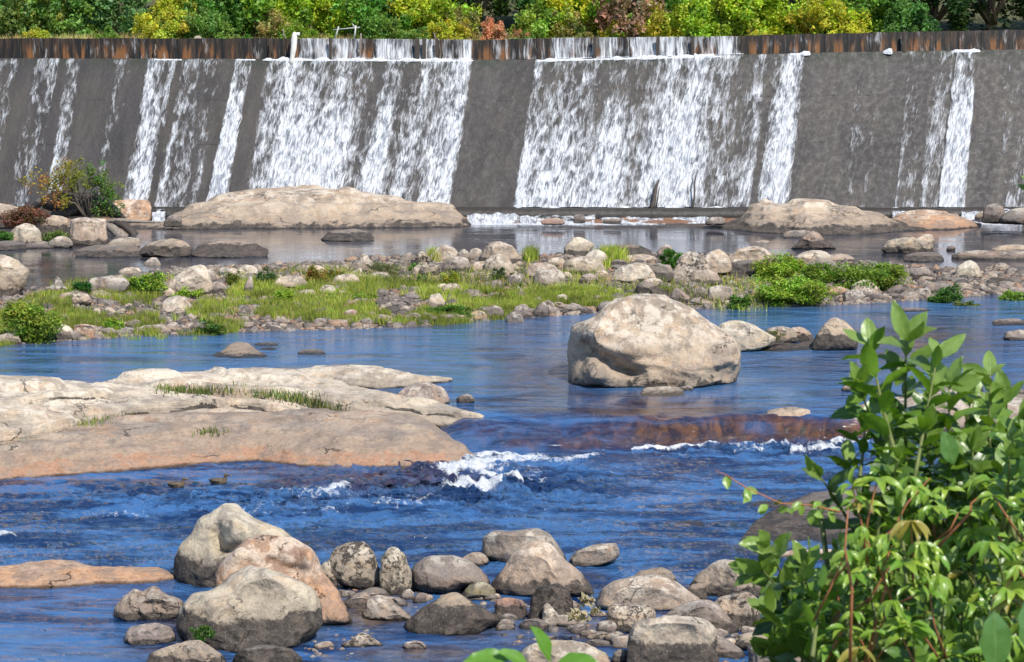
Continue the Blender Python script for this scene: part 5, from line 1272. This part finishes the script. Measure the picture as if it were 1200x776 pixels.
mass('widest bright shrub at the right end of the mass', 'shrub', 980, 1068, 295, 338, (.20, .30, .045), 8000, .16, alt=LG, altp=.3)
mass('feathery green bush between the shrub mass and cracked boulder', 'bush', 1090, 1134, 304, 342, (.10, .21, .045), 3800, .15)
mass('low grassy weed below the feathery bush', 'weed', 1118, 1152, 326, 345, (.18, .22, .05), 1500, .13)
mass('green bush at the right end of the island', 'bush', 1176, 1215, 314, 340, LG, 2200, .15)
mass('patch of weeds on the shore right of the squarish block', 'weed', 756, 800, 328, 345, (.22, .26, .05), 900, .12, aspect=.25)
mass('reddish-brown low shrub above the light egg-shaped rock', 'shrub', 0, 58, 237, 268, (.25, .10, .075), 3600, .19, zf=1.9, alt=(.25, .24, .06), altp=.14, group='plants by the upper pool')
mass('green clump at the picture edge beside the egg-shaped rock', 'weed', -8, 17, 264, 286, (.10, .24, .04), 1300, .16, zf=1.3, group='plants by the upper pool')
mass('green tuft between egg-shaped rock and square block', 'weed', 48, 84, 267, 284, (.17, .25, .05), 900, .15, zf=1.4, group='plants by the upper pool')
mass('small grass tuft at the foot of the big pale boulder', 'weed', 222, 250, 726, 751, (.09, .2, .04), 900, .10, zf=.35, group='plants among the near boulders', aspect=.2, dep=.4)
mass('green tuft on the weedy tan rock beyond the huge boulder', 'weed', 898, 918, 384, 396, (.18, .22, .05), 400, .12, zf=1.3, group='plants in the middle channel', aspect=.2)
for i in range(26):     # scattered low weeds
    px = VR.uniform(20, 740); w_ = VR.uniform(10, 24); py = itp(GT, px)*(1-(tt_ := VR.uniform(.1, .95)))+itp(GBt, px)*tt_
    mass('small leafy weed clump growing through the island grass', 'weed', px-w_/2, px+w_/2, py-w_*.55, py, [LG, BG, DG, (.26, .30, .06), (.16, .18, .06)][int(VR.integers(5))], 420, .12, group='small weed clumps in the island grass', aspect=VR.choice([.25, .45]), stems=3, alt=(.34, .30, .06), altp=.15)
for lb, x0, x1, pb, n, h in (('grass tuft behind the two-toned boulder at the pool edge', 614, 630, 308, 500, .8), ('tall yellow-green grass tuft beside the rounded pale boulder', 696, 735, 311, 1500, .9), ('thin dry grass tuft behind the pale tan boulder', 500, 520, 306, 300, .7), ('bright grass tuft below the yellow-green one', 706, 716, 318, 350, .5)):
    def gg(n_, rg, x0=x0, x1=x1, pb=pb):
        px = rg.normal((x0+x1)/2, (x1-x0)/5, n_); X, Y, _ = at_z(px, pb+rg.normal(0, 2.2, n_), 1.4); return np.stack([X, Y, barz(X, Y)], -1)
    grass('grass_tuft', lb, gg, n, h, .045, VR, GC, [.36, .25, .22, .09, .08], None, 'grass tuft', 'grass tufts on the island')
# greenery in the cracks of the bleached slab
def ledge_z(V, px, py):
    """point of a ledge's surface seen at this place"""
    P = V.reshape(-1, 3); qx, qy = px_of(P[:, 0], P[:, 1], P[:, 2]); d = (qx-px)**2+(qy-py)**2
    k = np.argsort(d)[:6]; k = k[np.argmin(P[k, 1])]; return P[k]
# ---------------------------------------------------------------- things by the pool, ducks, driftwood
def wood(name, label, cat, pts, rad, mat=MWOOD, group=None, seed=1, extra=()):
    m = MB(); m.tube(pts, rad, 9, .06*max(rad), seed)
    for p, r in extra: m.tube(p, r, 7, .04*max(r), seed+1)
    o = m.build(name, mat, org=tuple(np.array(pts[0], float))); return tag(o, label, cat, group)
A = lambda x, y, Y: at(x, y, Y)
wood('log', 'pale bare log lying on rocks right of the square block', 'log', [A(122, 260, 133), A(140, 258, 133.2), A(158, 259.5, 133.4), A(182, 260.5, 133.6)], [.12, .14, .12, .07], group='driftwood by the upper pool')
dw = 'driftwood by the upper pool'
wood('driftwood', 'thick stump-like driftwood piece right of the square block', 'driftwood', [A(124, 264, 131.5), A(132, 268, 131.2), A(142, 277, 130.8), A(150, 285, 130.5)], [.22, .3, .34, .3], group=dw)
wood('driftwood', 'dark curved driftwood over the stump-like piece', 'driftwood', [A(134, 261, 132.2), A(146, 265, 131.9), A(155, 273, 131.5), A(162, 284, 131.2)], [.18, .24, .24, .12], MDARKWOOD, dw, 2)
wood('driftwood', 'thin outer driftwood limb at the right of the stack', 'driftwood', [A(146, 262, 132.6), A(156, 270, 132.4), A(164, 277, 132.2)], [.16, .14, .06], MDARKWOOD, dw, 3)
wood('driftwood', 'dark root mass behind the sapling stems', 'driftwood', [A(50, 240, 136.5), A(62, 236, 136.5), A(85, 240, 136.3), A(112, 240, 136.2), A(132, 247, 136), A(146, 257, 135.6)], [.3, .7, .85, .75, .45, .15], MDARKWOOD, dw, 4,
     [([A(40, 244, 136), A(56, 231, 136.2)], [.25, .1]), ([A(100, 236, 136), A(124, 236, 135.8), A(142, 254, 135.4)], [.2, .15, .05]), ([A(60, 252, 135), A(80, 250, 135), A(95, 246, 135)], [.2, .25, .1])])
wood('driftwood', 'pale broken root end pointing up left of the root mass', 'driftwood', [A(40, 242, 136), A(48, 234, 136), A(54, 229, 136)], [.2, .16, .06], MWOOD, dw, 5)
wood('stick', 'dark curved stick lying at the shore by the low grey stone', 'stick', [at(477, 366, 97), at(482, 360, 97.1), at(478, 355, 97.2), at(473, 353, 97.3)], [.1, .08, .05, .02], MDARKWOOD)
m = MB()
P0 = at(815, 352, 101)
for dx, dz in ((-.8, .9), (-.35, 1.1), (.1, .8), (.6, .6), (-.6, .3), (.4, 1.1)):
    m.tube([P0, P0+np.array([dx*.5, 0, dz*.5+.1]), P0+np.array([dx, 0, dz])], [.04, .03, .012], 5)
tag(m.build('dead_branch', MWOOD, org=tuple(P0)), 'pale forked dead branch caught between shore slabs', 'branch')
# sapling
def sapling():
    o = tag(empty('sapling', tuple(at(100, 256, 134.5))), 'young sapling turning yellow, growing from driftwood before the dam', 'sapling')
    O = np.array(o.location); m = MB(); Pl = []; cl = []
    tips = [((100, 256), (84, 222), (72, 195)), ((98, 256), (88, 230), (75, 205)), ((102, 256), (80, 232), (42, 205)), ((104, 256), (98, 226), (110, 200)), ((104, 256), (104, 230), (122, 197)), ((102, 256), (88, 236), (58, 214)),
            ((104, 256), (112, 240), (130, 228)), ((104, 256), (108, 232), (128, 212)), ((100, 256), (88, 238), (62, 232)), ((106, 256), (114, 248), (126, 246)), ((100, 256), (92, 225), (88, 192))]
    for i, (a, b, c) in enumerate(tips):
        d = VR.uniform(-.9, .9); pa, pb, pc = at(*a, 134.5), at(*b, 134.5+d*.6), at(*c, 134.5+d)
        m.tube([pa-O, pb-O, (pb*.45+pc*.55)-O, pc-O], [.07, .05, .03, .012], 6)
        for q in range(14):
            t = VR.uniform(.35, 1.05); p = pb*(1-t)+pc*t+VR.normal(size=3)*np.array([.42, .4, .28]); n = 26
            Pl.append(p-O+VR.normal(size=(n, 3))*.17); x = px_of(*p)[0]
            k = np.clip((112-x)/45, 0, 1)*.85+VR.uniform(-.2, .3)
            c0 = np.array((.13, .24, .04))*(1-k)+np.array((.42, .34, .04))*k
            if k > .75 and VR.random() < .35: c0 = np.array((.48, .22, .08))
            cl.append(np.repeat(c0[None], n, 0))
    P = np.concatenate(Pl); C = np.concatenate(cl)*VR.uniform(.75, 1.25, (len(P), 1))
    V, F_ = leaf_quads(P, .17*VR.uniform(.7, 1.2, len(P)), VR, .5, .6)
    mesh('foliage', V, F_, MLEAF, o, smooth=False, attrs={'col': np.repeat(C, 4, 0)}); m.build('trunk', MBARK, o)
sapling()
# weeds in slab cracks
def strip(label, pts, V, n, h, cols=None):
    P = []
    for (x0, y0), (x1, y1) in zip(pts[:-1], pts[1:]):
        for t in np.linspace(0, 1, 6, endpoint=False): P.append(ledge_z(V, x0+(x1-x0)*t, y0+(y1-y0)*t))
    P = np.array(P)
    def g(n_, rg):
        k = rg.integers(0, len(P), n_); return P[k]+rg.normal(size=(n_, 3))*np.array([.35, .3, .0])-np.array([0, 0, .03])
    grass('weeds', label, g, n, h, .04, VR, cols or [(.13, .19, .05), (.22, .25, .06), (.30, .25, .10), (.07, .12, .03)], [.35, .25, .2, .2], 'stuff', 'weeds', 'weeds in the cracks of the bleached slab')
V1 = LED[0]
strip('weeds in the crack near the top of the bleached slab', [(190, 454), (215, 459), (240, 459), (272, 455)], V1, 520, .26)
strip('longer weed strip right of the top one on the bleached slab', [(295, 461), (330, 463), (350, 468), (375, 474), (395, 482)], V1, 700, .30)
strip('dry weeds in the lower left crack of the bleached slab', [(95, 498), (130, 496), (148, 490)], V1, 330, .3)
strip('tiny dry tuft low on the bleached slab', [(245, 505), (250, 508)], LED[1], 90, .22)
# ducks
def duck(label, px, py, s=1.):
    wz = water_z(px, py)+.015; X, Y, Z = [float(q) for q in at_z(px, py, wz)]
    o = tag(empty('duck', (X, Y, Z)), label, 'duck', 'ducks swimming on the near river')
    sk = [(-.24, .10, .015), (-.17, .06, .055), (-.06, .05, .095), (.06, .05, .10), (.14, .07, .075), (.17, .13, .045), (.18, .19, .038), (.20, .235, .046), (.255, .225, .022), (.30, .215, .014)]
    n = 14; P = []; Q = np.array(sk); tt = np.linspace(0, len(sk)-1, 40)
    c = np.stack([np.interp(tt, range(len(sk)), Q[:, 0]), 0*tt, np.interp(tt, range(len(sk)), Q[:, 1])], -1)*1.25; r = np.interp(tt, range(len(sk)), Q[:, 2])*1.25
    m = MB(); m.tube(c, r, 14)
    b = m.build('body', MDUCK, o); 
    m = MB(); m.tube(np.array([(.29, 0, .222), (.345, 0, .21)])*1.25, [.018, .012], 8); m.build('bill', MBILL, o)
    for sgn in (-1, 1):
        m = MB(); m.tube(np.array([(-.22, .035*sgn, .10), (-.1, .085*sgn, .09), (.06, .095*sgn, .085)])*1.25, [.01, .045, .03], 8); m.build('wing', MWING, o)
    o.rotation_euler = (0, 0, VR.uniform(-.25, .1)); o.scale = (s, s, s)
MDUCK = simple('duck_feathers', (.17, .125, .08), .8, 22, .8, .01, (1, 1, 1)); MBILL = simple('duck_bill', (.25, .17, .05), .5, 10, .2, .001); MWING = simple('duck_wing', (.13, .10, .075), .8, 30, .8, .01)
duck('small brown duck swimming ahead of the bleached slab, left one of the pair', 207, 571, .95)
duck('small brown duck swimming ahead of the bleached slab, right one of the pair', 256, 567, 1.05)
# dead leaves caught in the boulders
P = np.concatenate([at(x, y, yy)+VR.normal(size=(n, 3))*np.array([s, .08, s*.7]) for x, y, yy, n, s in ((688, 704, 45.6, 46, .09), (678, 722, 44.8, 60, .11), (697, 716, 45.2, 26, .06))])
V, F_ = leaf_quads(P, .19*VR.uniform(.7, 1.2, len(P)), VR, .3, .5, -.4); C0 = P.mean(0)
o = mesh('dead_leaves', V-C0, F_, MLEAF, smooth=False, attrs={'col': np.repeat(np.array((.55, .45, .30))*VR.uniform(.6, 1.2, (len(P), 1)), 4, 0)}); o.location = C0
tag(o, 'pale dried leaves caught between the near boulders', 'dead leaves')

# ---------------------------------------------------------------- leafy shrub close to the camera
def leaf_blades(P, D, N, L, W, droop, fold, rg, col, curl=None):
    """real leaf blades: 9 stations x 3 columns"""
    n = len(P); ts = np.array([0, .06, .18, .34, .5, .66, .8, .92, 1.]); wd = np.array([.03, .20, .62, .92, 1., .86, .6, .26, .0])
    D = D/np.linalg.norm(D, axis=1)[:, None]; S = np.cross(D, N); S /= np.linalg.norm(S, axis=1)[:, None]+1e-9; N = np.cross(S, D)
    V = np.zeros((n, 9, 5, 3)); UV = np.zeros((n, 9, 5, 2))
    for i, (t, w) in enumerate(zip(ts, wd)):
        mid_ = P+D*(L*t)[:, None]*(1-.25*(droop*t)[:, None]**2)-N*(L*droop*t*t*.55)[:, None]
        for j, q in enumerate((-1, -.5, 0, .5, 1)):
            wob = 1+.06*np.sin(t*19+j)
            V[:, i, j] = mid_+S*(W*.5*w*q*wob)[:, None]+N*(W*fold*abs(q)*w*.5)[:, None]+N*(W*.05*math.sin(t*14+q*3))[:, None]
            UV[:, i, j] = (.5+q*.5*max(w, .001), t)
    base = np.arange(n)[:, None]*45; g = grid_faces(9, 5)
    Fq = (base[:, :, None]+g[None]).reshape(-1, 4)
    return V.reshape(-1, 3), Fq, np.repeat(col, 45, 0), UV.reshape(-1, 2)
def mesh_leaves(name, parts, mat, parent):
    V = np.concatenate([p[0] for p in parts]); n = 0; Fs = []
    for p in parts: Fs.append(p[1]+n); n += len(p[0])
    C = np.concatenate([p[2] for p in parts]); U = np.concatenate([p[3] for p in parts])
    return mesh(name, V, np.concatenate(Fs), mat, parent, attrs={'col': C}, uv=U)
def near_shrub():
    rg = np.random.default_rng(515)
    root = np.array([2.0, 7.6, 9.9])
    o = tag(empty('leafy_shrub', tuple(root)), 'large glossy green shrub rising close to the camera before the river', 'shrub')
    st = MB(); parts = []
    def shoot(tip, base, dep, nleaf=13, L=.125, broad=.44, light=.5, top=True, span=.6):
        Pt = at(tip[0], tip[1], dep); Pb = at(base[0], base[1], dep+rg.uniform(-.5, .5))
        ax = Pt-Pb; ln = np.linalg.norm(ax); mid_ = (Pt+Pb)/2+rg.normal(size=3)*.03*ln
        T = np.linspace(0, 1, 9)[:, None]; C = (1-T)**2*Pb+2*T*(1-T)*mid_+T*T*Pt
        st.tube(C-root, np.linspace(.008, .0028, 9), 6)
        n = nleaf; t = np.linspace(1-span, .98, n)+rg.uniform(-.02, .02, n)
        q = np.stack([np.interp(t, T[:, 0], C[:, k]) for k in range(3)], -1)
        az = np.arange(n)*2.4+rg.uniform(0, 6)
        a = ax/ln; e1 = np.cross(a, [0, 1, 0.]); e1 /= np.linalg.norm(e1); e2 = np.cross(a, e1)
        rad = np.cos(az)[:, None]*e1+np.sin(az)[:, None]*e2
        rise = np.interp(t, [1-span, 1], [.25, .95])+rg.normal(size=n)*.15
        D = rad+a*rise[:, None]+rg.normal(size=(n, 3))*.15
        N = a-rad*.35+np.array([0, -.25, .35])+rg.normal(size=(n, 3))*.2
        Ls = L*np.interp(t, [1-span, .85, 1], [1., .95, .62])*rg.uniform(.75, 1.15, n)
        g = rg.uniform(0, 1, n); c = np.array((.055, .155, .013))[None]*(1-g[:, None])+np.array((.19, .33, .03))*g[:, None]; c = c*rg.uniform(.5, 1.15)
        y = (np.clip((t-.8)/.2, 0, 1)*.7*light+.1*light)[:, None]; c = c*(1-y)+np.array((.26, .36, .08))*y
        parts.append(leaf_blades(q-root, D, N, Ls, Ls*broad*rg.uniform(.85, 1.15, n), rg.uniform(.1, .7, n), rg.uniform(.1, .45, n), rg, c))
        if top:
            k = 3; D = a[None]*1.+rg.normal(size=(k, 3))*.35; q = np.repeat(Pt[None], k, 0)
            parts.append(leaf_blades(q-root, D, np.array([[0, -1, .4]]*k)+rg.normal(size=(k, 3))*.3, L*rg.uniform(.7, .95, k), L*broad*rg.uniform(.7, .9, k), rg.uniform(0, .3, k), rg.uniform(.1, .4, k), rg, np.repeat(np.array([(.24, .36, .08)]), k, 0)))
    shoot((1207, 222), (1240, 330), 7.0, 4, .07, .45, .8, span=.4)
    for q in range(26):    # side shoots filling the tall part
        x = rg.uniform(1010, 1215); ymin = itp([(1000, 500), (1040, 440), (1090, 450), (1130, 500), (1165, 470), (1215, 490)], x); y = rg.uniform(ymin, 640)
        shoot((x, y), (x+rg.uniform(-15, 25), y+rg.uniform(60, 100)), rg.uniform(7., 7.9), 11, rg.uniform(.10, .14), .44, rg.uniform(0, .6), span=.85)
    # the tall shoots seen against the river
    shoot((1062, 400), (1062, 560), 7.0, 20, 0.165, .42, .9, span=.85)
    shoot((1020, 405), (1052, 540), 7.1, 13, 0.159, .42, .4, span=.8); shoot((1098, 420), (1072, 560), 6.9, 13, 0.146, .42, .5, span=.8)
    shoot((1008, 450), (1055, 560), 7.0, 10, 0.146, .42, .3)
    shoot((1112, 455), (1110, 600), 6.9, 16, 0.159, .46, .6, span=.8); shoot((1138, 470), (1120, 600), 7.2, 12, 0.146, .45, .5)
    shoot((1160, 440), (1165, 600), 7.0, 16, 0.134, .42, 1., span=.85); shoot((1180, 470), (1178, 610), 7.1, 14, 0.159, .42, .4, span=.8)
    shoot((1196, 500), (1180, 640), 6.8, 12, 0.159, .42, .3); shoot((1085, 505), (1090, 620), 6.8, 14, 0.146, .42, .6)
    shoot((1040, 520), (1062, 640), 6.9, 14, 0.146, .42, .6); shoot((1140, 530), (1140, 660), 6.7, 14, 0.146, .42, .5)
    shoot((962, 560), (1010, 640), 7.0, 6, 0.146, .34, .2, span=.75); shoot((995, 545), (1030, 650), 7.1, 7, 0.165, .36, .2, span=.7)
    shoot((900, 640), (960, 740), 6.8, 14, 0.134, .5, 1.0, span=.8); shoot((893, 668), (955, 760), 6.8, 12, 0.159, .45, .2, span=.75)
    shoot((905, 720), (960, 800), 6.7, 10, 0.171, .42, .2, span=.8); shoot((945, 665), (975, 760), 6.9, 12, 0.134, .45, .4)
    shoot((925, 690), (965, 780), 6.9, 12, 0.134, .45, .5); shoot((900, 765), (960, 830), 6.6, 10, 0.159, .42, .3)
    for i in range(60):       # shaded inner shoots
        x = rg.uniform(985, 1240); ymin = itp([(980, 690), (1040, 590), (1130, 560), (1240, 540)], x); y = rg.uniform(ymin, 810)
        shoot((x, y), (x+rg.uniform(-20, 30), y+rg.uniform(60, 100)), rg.uniform(8.0, 8.9), 12, rg.uniform(.12, .16), .5, 0., False, span=.9)
    for i in range(150):
        x = rg.uniform(930, 1230); ymin = itp([(930, 690), (980, 640), (1020, 560), (1060, 530), (1130, 510), (1200, 500), (1230, 500)], x); y = rg.uniform(ymin, 800)
        shoot((x, y), (x+rg.uniform(-20, 30), y+rg.uniform(70, 120)), rg.uniform(6.3, 8.2), 11, rg.uniform(.065, .115), rg.uniform(.32, .5), rg.uniform(0, .8), span=.75)
    # three broad leaves low at the edge of the frame
    for x, y, dx, dz, L in ((1165, 715, .05, -1., .22), (1200, 705, .35, -1, .22), (1118, 545, -.3, .9, .13), (1195, 560, .3, .5, .14)):
        P = at(x, y, 5.4)[None]-root; parts.append(leaf_blades(P, np.array([[dx, -.2, dz]]), np.array([[.15, -1., .45]]), np.array([L*.8]), np.array([L*.42]), np.array([.25]), np.array([.12]), rg, np.array([(.10, .22, .05)])))
    mesh_leaves('foliage', parts, MLEAFV, o)
    for x, y in ((960, 790), (1010, 800), (1060, 790), (1110, 800), (1160, 790), (1190, 810)):
        P1 = at(x, y-200, 7.3)-root; P0 = at(x+30, 1050, 7.6)-root; st.tube([P0, (P0+P1)/2+rg.normal(size=3)*.05, P1], [.022, .016, .009], 7)
    st.build('stems', MTWIG, o)
    # creeper with narrow drooping leaves and red stalks
    v = tag(empty('creeper', tuple(root)), 'creeper with narrow drooping yellow-green leaves and red stems climbing the glossy shrub', 'creeper')
    parts = []; st = MB()
    for i in range(190):
        x = rg.uniform(965, 1200); ymin = itp([(960, 680), (1000, 590), (1040, 545), (1100, 540), (1200, 560)], x); y = rg.uniform(ymin, 790); d = rg.uniform(6.1, 7.3)
        if i < 26: x = rg.uniform(985, 1100); y = rg.uniform(560, 770); d = 6.1
        Pt = at(x, y, d); k = 5; th = np.linspace(-1.2, 1.2, k)+rg.normal(size=k)*.2; dr = rg.uniform(-.9, .2)
        D = np.stack([np.sin(th), -.5+rg.normal(size=k)*.3, np.cos(th)*.35+dr], -1)
        N = np.stack([np.sin(th)*.3, -.5+0*th, .9+0*th], -1)+rg.normal(size=(k, 3))*.25
        L = rg.uniform(.055, .10)*rg.uniform(.8, 1.1, k); g = rg.random((k, 1)); c = np.array((.15, .31, .03))*(1-g)+np.array((.34, .46, .05))*g
        if rg.random() < .07: c = c*.5+np.array((.40, .16, .06))*.5
        parts.append(leaf_blades(np.repeat(Pt[None]-root, k, 0), D, N, L, L*.30, rg.uniform(.5, 1.4, k), rg.uniform(.2, .6, k), rg, c))
        if i % 3 == 0:
            e = Pt+np.array([rg.uniform(-.12, .12), .05, rg.uniform(-.28, -.1)]); st.tube([Pt-root, (Pt+e)/2-root+rg.normal(size=3)*.01, e-root], [.002, .003, .004], 6)
    for q, (x, y) in enumerate(((850, 558), (873, 572), (880, 580), (900, 592), (915, 586), (925, 596), (938, 588), (950, 598), (962, 588), (970, 600), (958, 604))):
        k = 2; L = np.full(k, .05); parts.append(leaf_blades(np.repeat(at(x, y, 6.6)[None]-root, k, 0), rg.normal(size=(k, 3))+np.array([0, 0, -.4]), np.array([[0, -1, .6]]*k)+rg.normal(size=(k, 3))*.2, L, L*.5, np.full(k, .3), np.full(k, .3), rg, np.array([(.24, .38, .06)]*k)))
    mesh_leaves('foliage', parts, MLEAFV, v)
    for a, b, c, d in (((996, 780), (990, 690), (994, 595), 5.7), ((960, 790), (985, 730), (1020, 700), 6.3), ((1010, 790), (1030, 690), (1045, 640), 6.2), ((1100, 640), (1130, 600), (1150, 580), 6.3), ((1000, 660), (1040, 620), (1090, 560), 6.6)):
        st.tube([at(*a, d)-root, at(*b, d)-root+np.array([.02, 0, 0]), at((b[0]+c[0])/2-2, (b[1]+c[1])/2, d)-root, at(*c, d)-root], [.005, .0045, .0035, .0015], 7)
    st.tube([at(*q, 6.6)-root for q in ((985, 600), (950, 592), (915, 590), (875, 572), (850, 556), (838, 552))], [.003, .003, .0028, .0025, .002, .0015], 6)
    st.build('stems', MREDTWIG, v)
    # second small plant whose tip enters the frame from below
    r2 = at(640, 900, 5.2); o2 = tag(empty('sapling', tuple(r2)), 'bright green leaf tips of a small plant entering at the bottom picture edge', 'plant')
    parts = []; tips = [((600, 772), (-1, -.2, .12), .13), ((645, 775), (-.3, -.3, .9), .12), ((650, 778), (.8, -.3, .25), .12), ((665, 779), (1, -.1, .03), .1), ((620, 780), (-.7, -.2, .5), .1)]
    for (x, y), dd, L in tips:
        parts.append(leaf_blades((at(x, y, 5.2)-r2)[None], np.array([dd]), np.array([[.1, -.5, .9]]), np.array([L]), np.array([L*.45]), np.array([.3]), np.array([.3]), rg, np.array([(.13, .30, .03)])))
    mesh_leaves('foliage', parts, MLEAFV, o2)
    st = MB(); st.tube([np.array([0, 0, -.6]), at(640, 780, 5.2)-r2], [.008, .004], 6); st.build('stem', MTWIG, o2)
near_shrub()

# ---------------------------------------------------------------- camera, sun and sky
cam = bpy.data.cameras.new('camera'); co = bpy.data.objects.new('camera', cam); COL.objects.link(co)
co.location = (0, 0, CAMZ); co.rotation_euler = (math.pi/2-PITCH, 0, 0)
cam.sensor_width = 36; cam.lens = 36*F/1200; cam.clip_end = 5000; cam.clip_start = .1
cam.dof.use_dof = True; cam.dof.focus_distance = 75; cam.dof.aperture_fstop = 11
SC.camera = co
SUN_EL, SUN_AZ = R(50), R(148)      # compass style: 0 = +Y, clockwise
w = bpy.data.worlds.new('World'); SC.world = w; w.use_nodes = True; nt = w.node_tree; nt.nodes.clear()
sky = nt.nodes.new('ShaderNodeTexSky'); sky.sky_type = 'NISHITA'; sky.sun_disc = False; sky.sun_elevation = SUN_EL; sky.sun_rotation = SUN_AZ
sky.altitude = 200; sky.air_density = 1.; sky.dust_density = .2; sky.ozone_density = 2.5
bg = nt.nodes.new('ShaderNodeBackground'); bg.inputs[1].default_value = .15; wo = nt.nodes.new('ShaderNodeOutputWorld')
nt.links.new(sky.outputs[0], bg.inputs[0]); nt.links.new(bg.outputs[0], wo.inputs[0])
sl = bpy.data.lights.new('sun', 'SUN'); sl.energy = 4.3; sl.angle = R(.53); sl.color = (1, .95, .87)
so = bpy.data.objects.new('sun', sl); COL.objects.link(so)
import mathutils
d = mathutils.Vector((math.sin(SUN_AZ)*math.cos(SUN_EL), math.cos(SUN_AZ)*math.cos(SUN_EL), math.sin(SUN_EL)))
so.rotation_euler = d.to_track_quat('Z', 'Y').to_euler()
so.location = (0, 0, 60)
SC.view_settings.view_transform = 'Standard'; SC.view_settings.look = 'None'; SC.view_settings.exposure = .32; SC.view_settings.gamma = 1
SC.render.engine = 'CYCLES'; SC.cycles.max_bounces = 8; SC.cycles.transparent_max_bounces = 12; SC.cycles.use_denoising = True
SC.cycles.caustics_reflective = False; SC.cycles.caustics_refractive = False
